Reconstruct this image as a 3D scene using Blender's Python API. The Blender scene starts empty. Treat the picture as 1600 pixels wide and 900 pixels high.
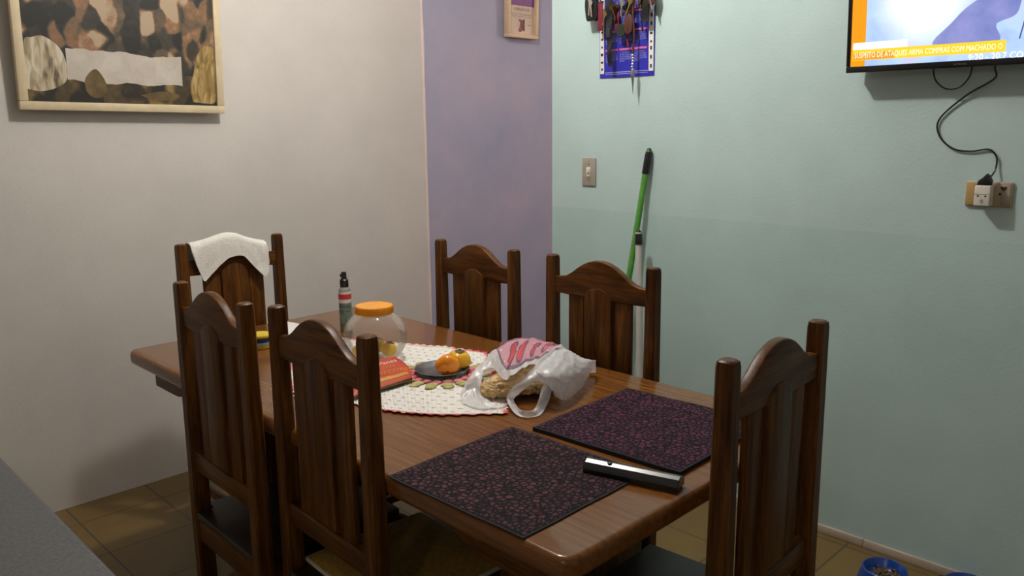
import bpy, bmesh, math, random
from mathutils import Vector, Matrix, noise
PI = math.pi
random.seed(7)
C = bpy.context.scene.collection

# ------------------------------------------------------------------ materials
def srgb(r, g, b):
    f = lambda c: ((c/255.0)/12.92 if c/255.0 <= 0.04045 else ((c/255.0+0.055)/1.055)**2.4)
    return (f(r), f(g), f(b), 1.0)

class NT:
    def __init__(s, name):
        s.m = bpy.data.materials.new(name); s.m.use_nodes = True
        s.t = s.m.node_tree; s.b = s.t.nodes['Principled BSDF']; s.out = s.t.nodes['Material Output']
    def n(s, typ, **kw):
        nd = s.t.nodes.new(typ)
        for k, v in kw.items():
            if k.startswith('_'): setattr(nd, k[1:], v)
            else: nd.inputs[k.replace('_', ' ')].default_value = v
        return nd
    def l(s, a, b): s.t.links.new(a, b)
    def math(s, op, a, b=None, c=None, clamp=False):
        nd = s.t.nodes.new('ShaderNodeMath'); nd.operation = op; nd.use_clamp = clamp
        for i, v in enumerate((a, b, c)):
            if v is None: continue
            if isinstance(v, (int, float)): nd.inputs[i].default_value = v
            else: s.l(v, nd.inputs[i])
        return nd.outputs[0]
    def mix(s, fac, a, b):
        nd = s.t.nodes.new('ShaderNodeMix'); nd.data_type = 'RGBA'
        for i, v in ((0, fac), (6, a), (7, b)):
            if isinstance(v, (int, float, tuple)): nd.inputs[i].default_value = v
            else: s.l(v, nd.inputs[i])
        return nd.outputs[2]
    def ramp(s, fac, stops, interp='LINEAR'):
        nd = s.t.nodes.new('ShaderNodeValToRGB'); cr = nd.color_ramp; cr.interpolation = interp
        while len(cr.elements) < len(stops): cr.elements.new(0.5)
        for e, (p, c) in zip(cr.elements, stops): e.position = p; e.color = c
        s.l(fac, nd.inputs[0]); return nd.outputs[0]
    def coord(s, kind='Object', scale=(1, 1, 1), loc=(0, 0, 0), rot=(0, 0, 0), vary=False):
        tc = s.t.nodes.new('ShaderNodeTexCoord'); mp = s.t.nodes.new('ShaderNodeMapping')
        mp.inputs['Scale'].default_value = scale; mp.inputs['Location'].default_value = loc; mp.inputs['Rotation'].default_value = rot
        s.l(tc.outputs[kind], mp.inputs['Vector'])
        if vary:
            oi = s.t.nodes.new('ShaderNodeObjectInfo'); va = s.t.nodes.new('ShaderNodeVectorMath'); va.operation = 'ADD'
            sc = s.math('MULTIPLY', oi.outputs['Random'], 37.0)
            s.l(mp.outputs[0], va.inputs[0]); s.l(sc, va.inputs[1]); return va.outputs[0]
        return mp.outputs[0]
    def noise(s, vec, scale=5, detail=4, rough=0.55, dist=0.0):
        nd = s.n('ShaderNodeTexNoise', Scale=scale, Detail=detail, Roughness=rough, Distortion=dist)
        if vec is not None: s.l(vec, nd.inputs['Vector'])
        return nd.outputs['Fac']
    def bump(s, h, strength=0.2, dist=0.01):
        nd = s.n('ShaderNodeBump', Strength=strength, Distance=dist); s.l(h, nd.inputs['Height'])
        s.l(nd.outputs[0], s.b.inputs['Normal'])
    def col(s, c):
        if isinstance(c, tuple): s.b.inputs['Base Color'].default_value = c
        else: s.l(c, s.b.inputs['Base Color'])
    def set(s, **kw):
        for k, v in kw.items(): s.b.inputs[k.replace('_', ' ')].default_value = v
        return s

def plain(name, c, rough=0.5, metal=0.0, coat=0.0, var=0.12, nscale=30, bump=0.0):
    t = NT(name); v = t.coord(); f = t.noise(v, nscale, 3)
    d = tuple(x*(1-var) for x in c[:3])+(1,); e = tuple(min(1, x*(1+var)) for x in c[:3])+(1,)
    t.col(t.ramp(f, [(0.3, d), (0.7, e)])); t.set(Roughness=rough, Metallic=metal, Coat_Weight=coat)
    if bump: t.bump(f, bump, 0.004)
    return t.m

def wood(name, dark, mid, light, scale, rough=0.36, coat=0.0, spec=0.16):
    t = NT(name); v = t.coord(scale=scale, vary=True)
    f = t.noise(v, 6, 5, 0.6, 0.6); g = t.noise(v, 26, 3, 0.5)
    h = t.math('ADD', t.math('MULTIPLY', f, 0.75), t.math('MULTIPLY', g, 0.25))
    t.col(t.ramp(h, [(0.33, dark), (0.5, mid), (0.68, light)]))
    t.set(Roughness=rough, Coat_Weight=coat, Coat_Roughness=0.12, Specular_IOR_Level=spec); t.bump(g, 0.06, 0.002)
    return t.m
WD = ((0.030, 0.0100, 0.0022, 1), (0.088, 0.0310, 0.0055, 1), (0.170, 0.065, 0.011, 1))
M = {}
M['wood_z'] = wood('chair wood upright grain', *WD, (9, 9, 0.7))
M['wood_x'] = wood('chair wood cross grain', *WD, (0.7, 9, 9))
M['wood_y'] = wood('chair wood lengthwise grain', *WD, (9, 0.7, 9))
TW = ((0.115, 0.041, 0.009, 1), (0.165, 0.062, 0.014, 1), (0.215, 0.085, 0.020, 1))
M['table_top'] = wood('varnished table wood', *TW, (14, 0.7, 14), rough=0.19, coat=0.06, spec=0.30)
M['table_leg'] = wood('dark trestle wood', *WD, (9, 9, 0.7), rough=0.35)

def wall_mat(name, c, bumpy=0.25, blot=0.06, c2=None):
    t = NT(name); v = t.coord(); f = t.noise(v, 1.6, 5, 0.6); g = t.noise(v, 90, 4, 0.6)
    a = tuple(x*(1-blot) for x in c[:3])+(1,); b = tuple(min(1, x*(1+blot)) for x in (c2 or c)[:3])+(1,)
    t.col(t.ramp(f, [(0.35, a), (0.65, b)])); t.set(Roughness=0.55, Specular_IOR_Level=0.35); t.bump(g, bumpy, 0.003)
    return t.m
M['white_wall'] = wall_mat('white wall paint', (0.62, 0.585, 0.545, 1))
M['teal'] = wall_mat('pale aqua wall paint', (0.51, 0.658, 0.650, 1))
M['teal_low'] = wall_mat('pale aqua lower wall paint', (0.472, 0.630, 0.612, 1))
M['lilac'] = wall_mat('lilac wall paint', (0.35, 0.38, 0.52, 1), blot=0.06, c2=(0.425, 0.385, 0.485, 1))
M['ceiling'] = wall_mat('ceiling paint', (0.72, 0.71, 0.68, 1))
M['bead'] = wall_mat('pink white plaster', (0.80, 0.66, 0.62, 1))
M['base'] = wall_mat('beige baseboard tile', (0.50, 0.42, 0.34, 1))

def floor_mat():
    t = NT('ochre floor tiles'); v = t.coord(loc=(0.06, 0.05, 0))
    br = t.n('ShaderNodeTexBrick', Scale=1.0, Mortar_Size=0.004, Brick_Width=0.31, Row_Height=0.31, Mortar_Smooth=0.3)
    br.offset = 0.0; br.inputs['Color1'].default_value = (0.205, 0.132, 0.038, 1); br.inputs['Color2'].default_value = (0.17, 0.112, 0.034, 1)
    br.inputs['Mortar'].default_value = (0.06, 0.045, 0.025, 1)
    t.l(v, br.inputs['Vector']); f = t.noise(v, 9, 6, 0.65)
    t.col(t.mix(t.math('MULTIPLY', f, 0.55), br.outputs['Color'], (0.10, 0.065, 0.025, 1)))
    t.set(Roughness=0.42); t.bump(br.outputs['Fac'], 0.3, -0.003); return t.m
M['floor'] = floor_mat()
def granite():
    t = NT('grey speckled stone'); v = t.coord(); f = t.noise(v, 160, 3, 0.7); g = t.noise(v, 12, 5, 0.6)
    a = t.ramp(f, [(0.36, (0.046, 0.049, 0.050, 1)), (0.5, (0.075, 0.078, 0.079, 1)), (0.66, (0.112, 0.115, 0.115, 1))])
    t.col(t.mix(t.math('MULTIPLY', g, 0.5), a, (0.10, 0.105, 0.115, 1))); t.set(Roughness=0.5); return t.m
M['granite'] = granite()

def placemat(name, lo, hi):
    t = NT(name); v = t.coord(scale=(1, 1, 1))
    vo = t.n('ShaderNodeTexVoronoi', Scale=78.0, Randomness=0.9); vo.feature = 'DISTANCE_TO_EDGE'; t.l(v, vo.inputs['Vector'])
    vc = t.n('ShaderNodeTexVoronoi', Scale=78.0, Randomness=0.9); t.l(v, vc.inputs['Vector'])
    sp = t.n('ShaderNodeSeparateColor'); t.l(vc.outputs['Color'], sp.inputs[0])
    peb = t.mix(sp.outputs[0], lo, hi)
    k = t.ramp(vo.outputs['Distance'], [(0.09, (0, 0, 0, 1)), (0.24, (1, 1, 1, 1))])
    st = t.ramp(t.noise(v, 7, 3, 0.5), [(0.60, (0, 0, 0, 1)), (0.68, (1, 1, 1, 1))])
    c = t.mix(k, (0.007, 0.005, 0.008, 1), peb)
    t.col(t.mix(t.math('MULTIPLY', st, 0.7), c, (0.012, 0.011, 0.014, 1)))
    t.set(Roughness=0.7, Specular_IOR_Level=0.10); t.bump(k, 0.5, 0.002); return t.m
M['mat_a'] = placemat('maroon pebbled vinyl', (0.055, 0.021, 0.029, 1), (0.125, 0.048, 0.058, 1))
M['mat_b'] = placemat('purple pebbled vinyl', (0.060, 0.018, 0.036, 1), (0.130, 0.036, 0.072, 1))
M['binding'] = plain('black mat binding', (0.012, 0.010, 0.013, 1), 0.9)

def crochet():
    t = NT('white crochet yarn with pink edging')
    uv = t.n('ShaderNodeUVMap'); sx = t.n('ShaderNodeSeparateXYZ'); t.l(uv.outputs[0], sx.inputs[0])
    u, v = sx.outputs[0], sx.outputs[1]                    # metres along the cloth
    row = t.math('MULTIPLY', v, 1/0.026); ri = t.math('FLOOR', row); rf = t.math('FRACT', row)
    cu = t.math('FRACT', t.math('ADD', t.math('MULTIPLY', u, 1/0.030), t.math('MULTIPLY', ri, 0.5)))
    dx = t.math('MULTIPLY', t.math('ABSOLUTE', t.math('SUBTRACT', cu, 0.5)), 1/0.20)
    dy = t.math('MULTIPLY', t.math('ABSOLUTE', t.math('SUBTRACT', rf, 0.5)), 1/0.10)
    d = t.math('ADD', t.math('POWER', dx, 2), t.math('POWER', dy, 2))
    hole = t.math('LESS_THAN', d, 1.0)
    at = t.n('ShaderNodeAttribute'); at.attribute_name = 'edge'; e = at.outputs['Fac']     # metres from the rim
    hole = t.math('MULTIPLY', hole, t.math('GREATER_THAN', e, 0.03))
    ob = t.coord(); f = t.noise(ob, 11, 2, 0.5)
    pink = t.ramp(f, [(0.40, (0.74, 0.66, 0.58, 1)), (0.50, (0.70, 0.22, 0.22, 1)), (0.62, (0.52, 0.04, 0.07, 1))])
    rim = t.ramp(e, [(0.013, (1, 1, 1, 1)), (0.026, (0, 0, 0, 1))])
    g = t.noise(ob, 150, 3, 0.7)
    base = t.ramp(g, [(0.3, (0.70, 0.66, 0.61, 1)), (0.6, (0.88, 0.85, 0.80, 1))])
    t.col(t.mix(rim, base, pink)); t.set(Roughness=0.9, Specular_IOR_Level=0.1)
    ht = t.math('ADD', t.math('MULTIPLY', g, 0.4), t.math('MULTIPLY', t.math('SINE', t.math('MULTIPLY', u, 2*PI/0.012)), 0.3))
    t.bump(ht, 0.8, 0.003)
    t.l(t.math('SUBTRACT', 1.0, t.math('MULTIPLY', hole, 0.55)), t.b.inputs['Alpha'])
    return t.m
M['crochet'] = crochet()
M['petal'] = plain('pink crochet petals', (0.62, 0.16, 0.20, 1), 0.9, var=0.45, nscale=60, bump=0.5)
M['leaf'] = plain('olive crochet leaves', (0.40, 0.36, 0.14, 1), 0.9, var=0.3, nscale=60, bump=0.5)
M['towel'] = plain('off white terry cloth', (0.82, 0.79, 0.74, 1), 0.95, var=0.06, nscale=160, bump=0.6)
M['paper'] = plain('white paper', (0.75, 0.74, 0.72, 1), 0.8, var=0.03)
M['black_plastic'] = plain('black plastic', (0.010, 0.010, 0.012, 1), 0.35)
M['gloss_black'] = plain('glossy black plastic', (0.006, 0.006, 0.007, 1), 0.22, coat=0.3)
M['dark_grey'] = plain('dark grey plastic', (0.03, 0.03, 0.035, 1), 0.45)
M['chrome'] = plain('bright steel', (0.72, 0.70, 0.66, 1), 0.25, 1.0, var=0.05)
M['steel'] = plain('dull steel', (0.45, 0.44, 0.44, 1), 0.30, 1.0, var=0.1)
M['plate_steel'] = plain('brushed plate steel', (0.34, 0.33, 0.33, 1), 0.27, 0.95, var=0.1)
M['dark_steel'] = plain('dark tarnished steel', (0.12, 0.11, 0.10, 1), 0.4, 1.0, var=0.3)
M['dark_brass'] = plain('dark tarnished brass', (0.16, 0.10, 0.05, 1), 0.4, 1.0, var=0.3)
M['brass'] = plain('old brass', (0.42, 0.30, 0.12, 1), 0.35, 1.0, var=0.2)
M['white_plastic'] = plain('white plastic', (0.72, 0.68, 0.62, 1), 0.4, var=0.04)
M['beige_plastic'] = plain('aged beige plastic', (0.47, 0.37, 0.24, 1), 0.45, var=0.08)
M['tan_plastic'] = plain('yellowed tan plastic', (0.44, 0.29, 0.11, 1), 0.45, var=0.08)
M['grey_beige'] = plain('grey beige plastic', (0.36, 0.32, 0.26, 1), 0.45, var=0.06)
M['orange_lid'] = plain('orange plastic', (0.85, 0.33, 0.012, 1), 0.38, var=0.06, coat=0.2)
M['green_pole'] = plain('green painted pole', (0.10, 0.33, 0.055, 1), 0.3, var=0.15)
M['white_pole'] = plain('white painted pole', (0.62, 0.60, 0.57, 1), 0.35, var=0.05)
M['blue_bowl'] = plain('blue plastic', (0.008, 0.055, 0.30, 1), 0.25, var=0.08, coat=0.3)
M['kibble'] = plain('brown kibble', (0.13, 0.075, 0.035, 1), 0.85, var=0.3, nscale=80, bump=0.6)
M['cream_frame'] = plain('cream wood frame', (0.66, 0.54, 0.35, 1), 0.5, var=0.06)
M['blond_frame'] = plain('blond wood frame', (0.72, 0.53, 0.33, 1), 0.5, var=0.06)
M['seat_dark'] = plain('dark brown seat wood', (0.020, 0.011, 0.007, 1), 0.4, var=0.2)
M['mustard'] = plain('mustard woven cloth', (0.30, 0.17, 0.022, 1), 0.9, var=0.25, nscale=90, bump=0.4)
M['piping'] = plain('pale piping cord', (0.55, 0.47, 0.33, 1), 0.9)
M['orange_fruit'] = plain('orange fruit skin', (0.88, 0.27, 0.008, 1), 0.22, var=0.22, nscale=18, coat=0.3)
M['yellow_fruit'] = plain('yellow orange fruit skin', (0.82, 0.42, 0.010, 1), 0.22, var=0.18, nscale=18, coat=0.3)
M['lemon'] = plain('yellow fruit skin', (0.80, 0.48, 0.02, 1), 0.35, var=0.15, nscale=18)
M['calyx'] = plain('dry green calyx', (0.07, 0.075, 0.02, 1), 0.7, var=0.3)
M['dark_spot'] = plain('dark brown scar', (0.09, 0.02, 0.004, 1), 0.6)
M['kraft'] = plain('brown crumpled paper', (0.66, 0.46, 0.22, 1), 0.75, var=0.28, nscale=40, bump=0.4)
M['pk_red'] = plain('red package film', (0.50, 0.050, 0.012, 1), 0.5, var=0.15, nscale=14)
M['pk_gold'] = plain('gold package print', (0.55, 0.27, 0.02, 1), 0.4, var=0.15)
M['pk_side'] = plain('dark green package side', (0.16, 0.10, 0.015, 1), 0.4, var=0.4)
M['pk_white'] = plain('white package print', (0.78, 0.72, 0.68, 1), 0.45, var=0.03)
M['red_print'] = plain('red ink', (0.60, 0.045, 0.045, 1), 0.5, var=0.08)
M['black_ink'] = plain('black ink', (0.02, 0.02, 0.02, 1), 0.6)
M['label_green'] = plain('grey green label print', (0.17, 0.24, 0.19, 1), 0.4, var=0.4, nscale=70)
M['yellow_print'] = plain('yellow tub plastic', (0.70, 0.52, 0.03, 1), 0.4)
M['navy_print'] = plain('navy tub label', (0.015, 0.04, 0.19, 1), 0.4)
M['sky_print'] = plain('pale blue tub label', (0.40, 0.58, 0.62, 1), 0.4)
M['cal_blue'] = plain('royal blue paper', (0.022, 0.022, 0.40, 1), 0.5, var=0.1, nscale=8)
M['cal_text'] = plain('pale blue ink', (0.50, 0.52, 0.85, 1), 0.6)
M['cal_pink'] = plain('pink month bar ink', (0.72, 0.12, 0.30, 1), 0.5)
M['red_fabric'] = plain('dark red fabric', (0.16, 0.012, 0.03, 1), 0.8)
M['leather'] = plain('brown leather', (0.075, 0.022, 0.012, 1), 0.5)
M['olive_fob'] = plain('dark green enamel', (0.018, 0.030, 0.022, 1), 0.3)
M['heart'] = plain('maroon sticker', (0.075, 0.010, 0.008, 1), 0.5)
M['bristle'] = plain('dark bristles', (0.03, 0.06, 0.03, 1), 0.9)
M['cloth_beige'] = plain('paper insert', (0.66, 0.52, 0.40, 1), 0.6, var=0.08, nscale=14)
M['violet'] = plain('violet print', (0.20, 0.060, 0.22, 1), 0.5, var=0.2, nscale=10)
M['smudge'] = plain('maroon print', (0.22, 0.075, 0.07, 1), 0.6, var=0.5, nscale=40)

def bag_film():
    t = NT('translucent white bag film'); v = t.coord(); g = t.noise(v, 22, 5, 0.65, 1.2)
    nt = t.t; tr = t.n('ShaderNodeBsdfTransparent'); tl = t.n('ShaderNodeBsdfTranslucent'); df = t.n('ShaderNodeBsdfDiffuse')
    gl = t.n('ShaderNodeBsdfGlossy', Roughness=0.28)
    tl.inputs['Color'].default_value = (0.92, 0.91, 0.93, 1); df.inputs['Color'].default_value = (0.90, 0.89, 0.92, 1)
    bp = t.n('ShaderNodeBump', Strength=0.5, Distance=0.006); t.l(g, bp.inputs['Height'])
    for x in (df, gl): t.l(bp.outputs[0], x.inputs['Normal'])
    m1 = t.n('ShaderNodeMixShader', Fac=0.35); t.l(df.outputs[0], m1.inputs[1]); t.l(tl.outputs[0], m1.inputs[2])
    m2 = t.n('ShaderNodeMixShader'); t.l(m1.outputs[0], m2.inputs[1]); t.l(tr.outputs[0], m2.inputs[2])
    t.l(t.ramp(g, [(0.3, (0.07, 0.07, 0.07, 1)), (0.7, (0.32, 0.32, 0.32, 1))]), m2.inputs[0])
    m3 = t.n('ShaderNodeMixShader', Fac=0.09); t.l(m2.outputs[0], m3.inputs[1]); t.l(gl.outputs[0], m3.inputs[2])
    t.l(m3.outputs[0], t.out.inputs['Surface']); return t.m
M['bag'] = bag_film()
def film_print(name, c, a):
    t = NT(name); t.col(c); t.set(Roughness=0.4, Alpha=a); return t.m
M['bag_pink'] = film_print('pink bag print', (0.72, 0.30, 0.36, 1), 0.62)
M['bag_red'] = film_print('red bag print', (0.62, 0.045, 0.05, 1), 0.95)
M['bag_line'] = film_print('dark bag outline print', (0.16, 0.09, 0.16, 1), 0.9)

def clear_plastic(name, tint=(0.95, 0.93, 0.90, 1), haze=0.10):
    t = NT(name); tr = t.n('ShaderNodeBsdfTransparent'); tr.inputs['Color'].default_value = tint
    df = t.n('ShaderNodeBsdfDiffuse'); df.inputs['Color'].default_value = (0.8, 0.78, 0.75, 1)
    gl = t.n('ShaderNodeBsdfGlossy', Roughness=0.06); lw = t.n('ShaderNodeLayerWeight', Blend=0.22)
    m1 = t.n('ShaderNodeMixShader', Fac=haze); t.l(tr.outputs[0], m1.inputs[1]); t.l(df.outputs[0], m1.inputs[2])
    m2 = t.n('ShaderNodeMixShader'); t.l(t.math('MULTIPLY', lw.outputs['Fresnel'], 0.60), m2.inputs[0])
    t.l(m1.outputs[0], m2.inputs[1]); t.l(gl.outputs[0], m2.inputs[2]); t.l(m2.outputs[0], t.out.inputs['Surface']); return t.m
M['clear'] = clear_plastic('clear jar plastic', (0.99, 0.985, 0.975, 1), 0.12)
M['clear_b'] = clear_plastic('clear bottle plastic', (0.80, 0.84, 0.80, 1), 0.22)

def emit(name, c, s):
    t = NT(name); t.col((0, 0, 0, 1)); t.set(Roughness=0.25, Emission_Strength=s, Emission_Color=c); return t.m
M['em_orange'] = emit('screen orange', (1.0, 0.38, 0.012, 1), 1.0)
M['em_yellow'] = emit('screen yellow', (1.0, 0.66, 0.03, 1), 1.15)
M['em_amber'] = emit('screen amber', (1.0, 0.42, 0.03, 1), 0.95)
M['em_white'] = emit('screen white', (1, 0.98, 0.93, 1), 1.5)
M['em_grey'] = emit('screen grey', (0.70, 0.72, 0.66, 1), 0.9)
M['em_dark'] = emit('screen slate', (0.12, 0.14, 0.34, 1), 0.9)
M['em_text'] = emit('screen caption letters', (1.0, 0.93, 0.72, 1), 1.35)
def screen_mat():
    t = NT('lit screen picture'); v = t.coord()             # object x right, z up from the screen's lower left corner
    sx = t.n('ShaderNodeSeparateXYZ'); t.l(v, sx.inputs[0])
    x, z = sx.outputs[0], sx.outputs[2]
    gx = t.math('DIVIDE', t.math('SUBTRACT', x, 0.215), 0.16); gz = t.math('DIVIDE', t.math('SUBTRACT', z, 0.20), 0.17)
    gl = t.math('SUBTRACT', 1.0, t.math('SQRT', t.math('ADD', t.math('POWER', gx, 2), t.math('POWER', gz, 2))), clamp=True)
    f = t.noise(v, 9, 4, 0.5, 0.4)
    base = t.ramp(f, [(0.3, (0.34, 0.46, 0.86, 1)), (0.55, (0.50, 0.68, 0.95, 1)), (0.75, (0.62, 0.60, 0.95, 1))])
    c = t.mix(t.math('MULTIPLY', gl, 1.9, clamp=True), base, (1.0, 1.05, 1.0, 1))
    t.col((0, 0, 0, 1)); t.set(Roughness=0.25, Emission_Strength=1.15); t.l(c, t.b.inputs['Emission Color']); return t.m
M['screen'] = screen_mat()
M['em_shape'] = None
def shape_mat():
    t = NT('screen slate blue figure'); f = t.noise(t.coord(), 14, 4, 0.5)
    c = t.ramp(f, [(0.3, (0.20, 0.25, 0.60, 1)), (0.7, (0.38, 0.38, 0.76, 1))])
    t.col((0, 0, 0, 1)); t.set(Roughness=0.25, Emission_Strength=1.0); t.l(c, t.b.inputs['Emission Color']); return t.m
M['em_shape'] = shape_mat()

def painting():
    t = NT('old brown still life print'); v = t.coord()
    sx = t.n('ShaderNodeSeparateXYZ'); t.l(v, sx.inputs[0]); x, z = sx.outputs[0], sx.outputs[2]
    w = t.math('ADD', z, t.math('MULTIPLY', t.math('SUBTRACT', t.noise(v, 7, 3), 0.5), 0.05))
    nz = t.n('ShaderNodeTexNoise', Scale=9.0, Detail=4.0); t.l(v, nz.inputs['Vector'])
    va = t.t.nodes.new('ShaderNodeVectorMath'); va.operation = 'MULTIPLY_ADD'; va.inputs[1].default_value = (.07, 0, .07)
    t.l(nz.outputs['Color'], va.inputs[0]); t.l(t.coord(scale=(1.25, 1, .85)), va.inputs[2])
    def patches(scale, stops):
        vo = t.n('ShaderNodeTexVoronoi', Scale=scale); vo.feature = 'SMOOTH_F1'; vo.inputs['Smoothness'].default_value = 0.35; t.l(va.outputs[0], vo.inputs['Vector'])
        sp = t.n('ShaderNodeSeparateColor'); t.l(vo.outputs['Color'], sp.inputs[0]); f = t.noise(v, 45, 3)
        return t.ramp(t.math('ADD', sp.outputs[0], t.math('MULTIPLY', t.math('SUBTRACT', f, 0.5), 0.35)), stops)
    n2 = t.noise(t.coord(loc=(3, 1, 5)), 15, 4, 0.6, 0.5)
    upper = patches(17, [(0.20, (0.018, 0.017, 0.014, 1)), (0.42, (0.055, 0.042, 0.028, 1)), (0.58, (0.13, 0.09, 0.05, 1)), (0.72, (0.27, 0.13, 0.06, 1)), (0.86, (0.42, 0.31, 0.20, 1))])
    lower = patches(12, [(0.25, (0.018, 0.015, 0.011, 1)), (0.50, (0.07, 0.048, 0.02, 1)), (0.72, (0.22, 0.14, 0.045, 1)), (0.88, (0.36, 0.25, 0.10, 1))])
    cloth = t.ramp(n2, [(0.3, (0.46, 0.40, 0.33, 1)), (0.7, (0.58, 0.52, 0.45, 1))])
    xin = t.math('MULTIPLY', t.math('GREATER_THAN', x, 0.17), t.math('LESS_THAN', x, 0.60))
    band = t.math('MULTIPLY', t.math('MULTIPLY', t.math('GREATER_THAN', w, 0.108), t.math('LESS_THAN', w, 0.218)), xin)
    c = t.mix(t.math('GREATER_THAN', w, 0.15), lower, upper); c = t.mix(band, c, cloth)
    t.col(c); t.set(Roughness=0.5); return t.m
M['painting'] = painting()
def drape(name, stops):
    t = NT(name); v = t.coord(scale=(2.4, 1, .55), rot=(0, .5, 0)); f = t.noise(v, 17, 3, 0.5, 1.2)
    t.col(t.ramp(f, stops)); t.set(Roughness=0.5); return t.m
M['ochre_p'] = drape('ochre painted drapery', [(0.30, (0.10, 0.06, 0.02, 1)), (0.48, (0.30, 0.19, 0.055, 1)), (0.66, (0.50, 0.36, 0.15, 1))])
M['cream_p'] = drape('cream painted drapery', [(0.30, (0.11, 0.085, 0.05, 1)), (0.46, (0.40, 0.32, 0.20, 1)), (0.66, (0.62, 0.55, 0.42, 1))])
M['bronze_p'] = plain('bronze paint shape', (0.13, 0.085, 0.03, 1), 0.5, var=0.4, nscale=20)

# ------------------------------------------------------------------ mesh helpers
class MB:
    def __init__(s): s.bm = bmesh.new()
    def _merge(s, b):
        me = bpy.data.meshes.new('t'); b.to_mesh(me); b.free(); s.bm.from_mesh(me); bpy.data.meshes.remove(me); return s
    def box(s, x0, x1, y0, y1, z0, z1, bev=0.0, seg=2, mat=None):
        b = bmesh.new(); bmesh.ops.create_cube(b, size=1)
        for v in b.verts: v.co = Vector(((x0+x1)/2+v.co.x*(x1-x0), (y0+y1)/2+v.co.y*(y1-y0), (z0+z1)/2+v.co.z*(z1-z0)))
        if bev: bmesh.ops.bevel(b, geom=b.edges[:], offset=bev, segments=seg, affect='EDGES', profile=0.5)
        if mat is not None: b.transform(mat)
        return s._merge(b)
    def prism(s, pts, axis, d0, d1, bev=0.0, seg=2, mat=None):
        """outline pts (a,b) extruded along axis: 'y' -> (a,*,b), 'z' -> (a,b,*), 'x' -> (*,a,b)"""
        b = bmesh.new()
        def P(a, c, d): return {'y': (a, d, c), 'z': (a, c, d), 'x': (d, a, c)}[axis]
        lo = [b.verts.new(P(a, c, d0)) for a, c in pts]; hi = [b.verts.new(P(a, c, d1)) for a, c in pts]
        n = len(pts); f0 = b.faces.new(lo); f1 = b.faces.new(hi)
        for i in range(n): b.faces.new((lo[i], lo[(i+1) % n], hi[(i+1) % n], hi[i]))
        bmesh.ops.recalc_face_normals(b, faces=b.faces[:])
        if bev:
            es = list({e for f in (f0, f1) for e in f.edges})
            bmesh.ops.bevel(b, geom=es, offset=bev, segments=seg, affect='EDGES', profile=0.5)
        if mat is not None: b.transform(mat)
        return s._merge(b)
    def tube(s, path, r, n=10, cap=True, flat=1.0):
        b = bmesh.new(); path = [Vector(p) for p in path]; rings = []
        up = Vector((0.123, 0.35, 0.93)).normalized()
        for i, p in enumerate(path):
            t = (path[min(i+1, len(path)-1)]-path[max(i-1, 0)]).normalized()
            a = t.cross(up)
            if a.length < 1e-4: a = t.cross(Vector((1, 0, 0)))
            a.normalize(); c = t.cross(a).normalized(); up = -c if c.dot(up) < 0 else c
            c = up; a = c.cross(t).normalized()
            rr = r[i] if isinstance(r, (list, tuple)) else r
            rings.append([b.verts.new(p+a*rr*math.cos(2*PI*k/n)+c*rr*flat*math.sin(2*PI*k/n)) for k in range(n)])
        for q, w in zip(rings, rings[1:]):
            for k in range(n): b.faces.new((q[k], q[(k+1) % n], w[(k+1) % n], w[k]))
        if cap: b.faces.new(rings[0]); b.faces.new(rings[-1])
        bmesh.ops.recalc_face_normals(b, faces=b.faces[:]); return s._merge(b)
    def lathe(s, prof, n=32, cx=0, cy=0, cap0=True, cap1=True):
        b = bmesh.new(); rings = []
        for r, z in prof: rings.append([b.verts.new((cx+r*math.cos(2*PI*k/n), cy+r*math.sin(2*PI*k/n), z)) for k in range(n)])
        for q, w in zip(rings, rings[1:]):
            for k in range(n): b.faces.new((q[k], q[(k+1) % n], w[(k+1) % n], w[k]))
        if cap0: b.faces.new(rings[0])
        if cap1: b.faces.new(rings[-1])
        bmesh.ops.recalc_face_normals(b, faces=b.faces[:]); return s._merge(b)
    def ball(s, c, r, sc=(1, 1, 1), sub=3, fn=None, mat=None):
        b = bmesh.new(); bmesh.ops.create_icosphere(b, subdivisions=sub, radius=1)
        for v in b.verts:
            d = v.co.normalized(); k = fn(d) if fn else 1.0
            v.co = Vector((d.x*sc[0], d.y*sc[1], d.z*sc[2]))*r*k
        if mat is not None: b.transform(mat)
        for v in b.verts: v.co += Vector(c)
        return s._merge(b)
    def grid(s, fn, nu, nv, skip=None, thick=0.0, uvfn=None):
        b = bmesh.new(); V = [[b.verts.new(fn(i/nu, j/nv)) for j in range(nv+1)] for i in range(nu+1)]
        for i in range(nu):
            for j in range(nv):
                if skip and skip((i+.5)/nu, (j+.5)/nv): continue
                b.faces.new((V[i][j], V[i+1][j], V[i+1][j+1], V[i][j+1]))
        bmesh.ops.delete(b, geom=[v for v in b.verts if not v.link_faces], context='VERTS')
        if thick:
            b.normal_update(); bmesh.ops.solidify(b, geom=b.faces[:], thickness=thick)
        return s._merge(b)
    def text(s, body, size, mat, extrude=0.0, align='LEFT', width=None):
        cu = bpy.data.curves.new('t', 'FONT'); cu.body = body; cu.size = size; cu.extrude = extrude; cu.align_x = align; cu.resolution_u = 2
        ob = bpy.data.objects.new('t', cu); C.objects.link(ob); dg = bpy.context.evaluated_depsgraph_get()
        me = bpy.data.meshes.new_from_object(ob.evaluated_get(dg)); bpy.data.objects.remove(ob); bpy.data.curves.remove(cu)
        if width and len(me.vertices):
            xs = [v.co.x for v in me.vertices]; k = width/max(1e-6, max(xs)-min(xs)); me.transform(Matrix.Diagonal((k, 1, 1, 1)))
        me.transform(mat); s.bm.from_mesh(me); bpy.data.meshes.remove(me); return s
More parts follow.
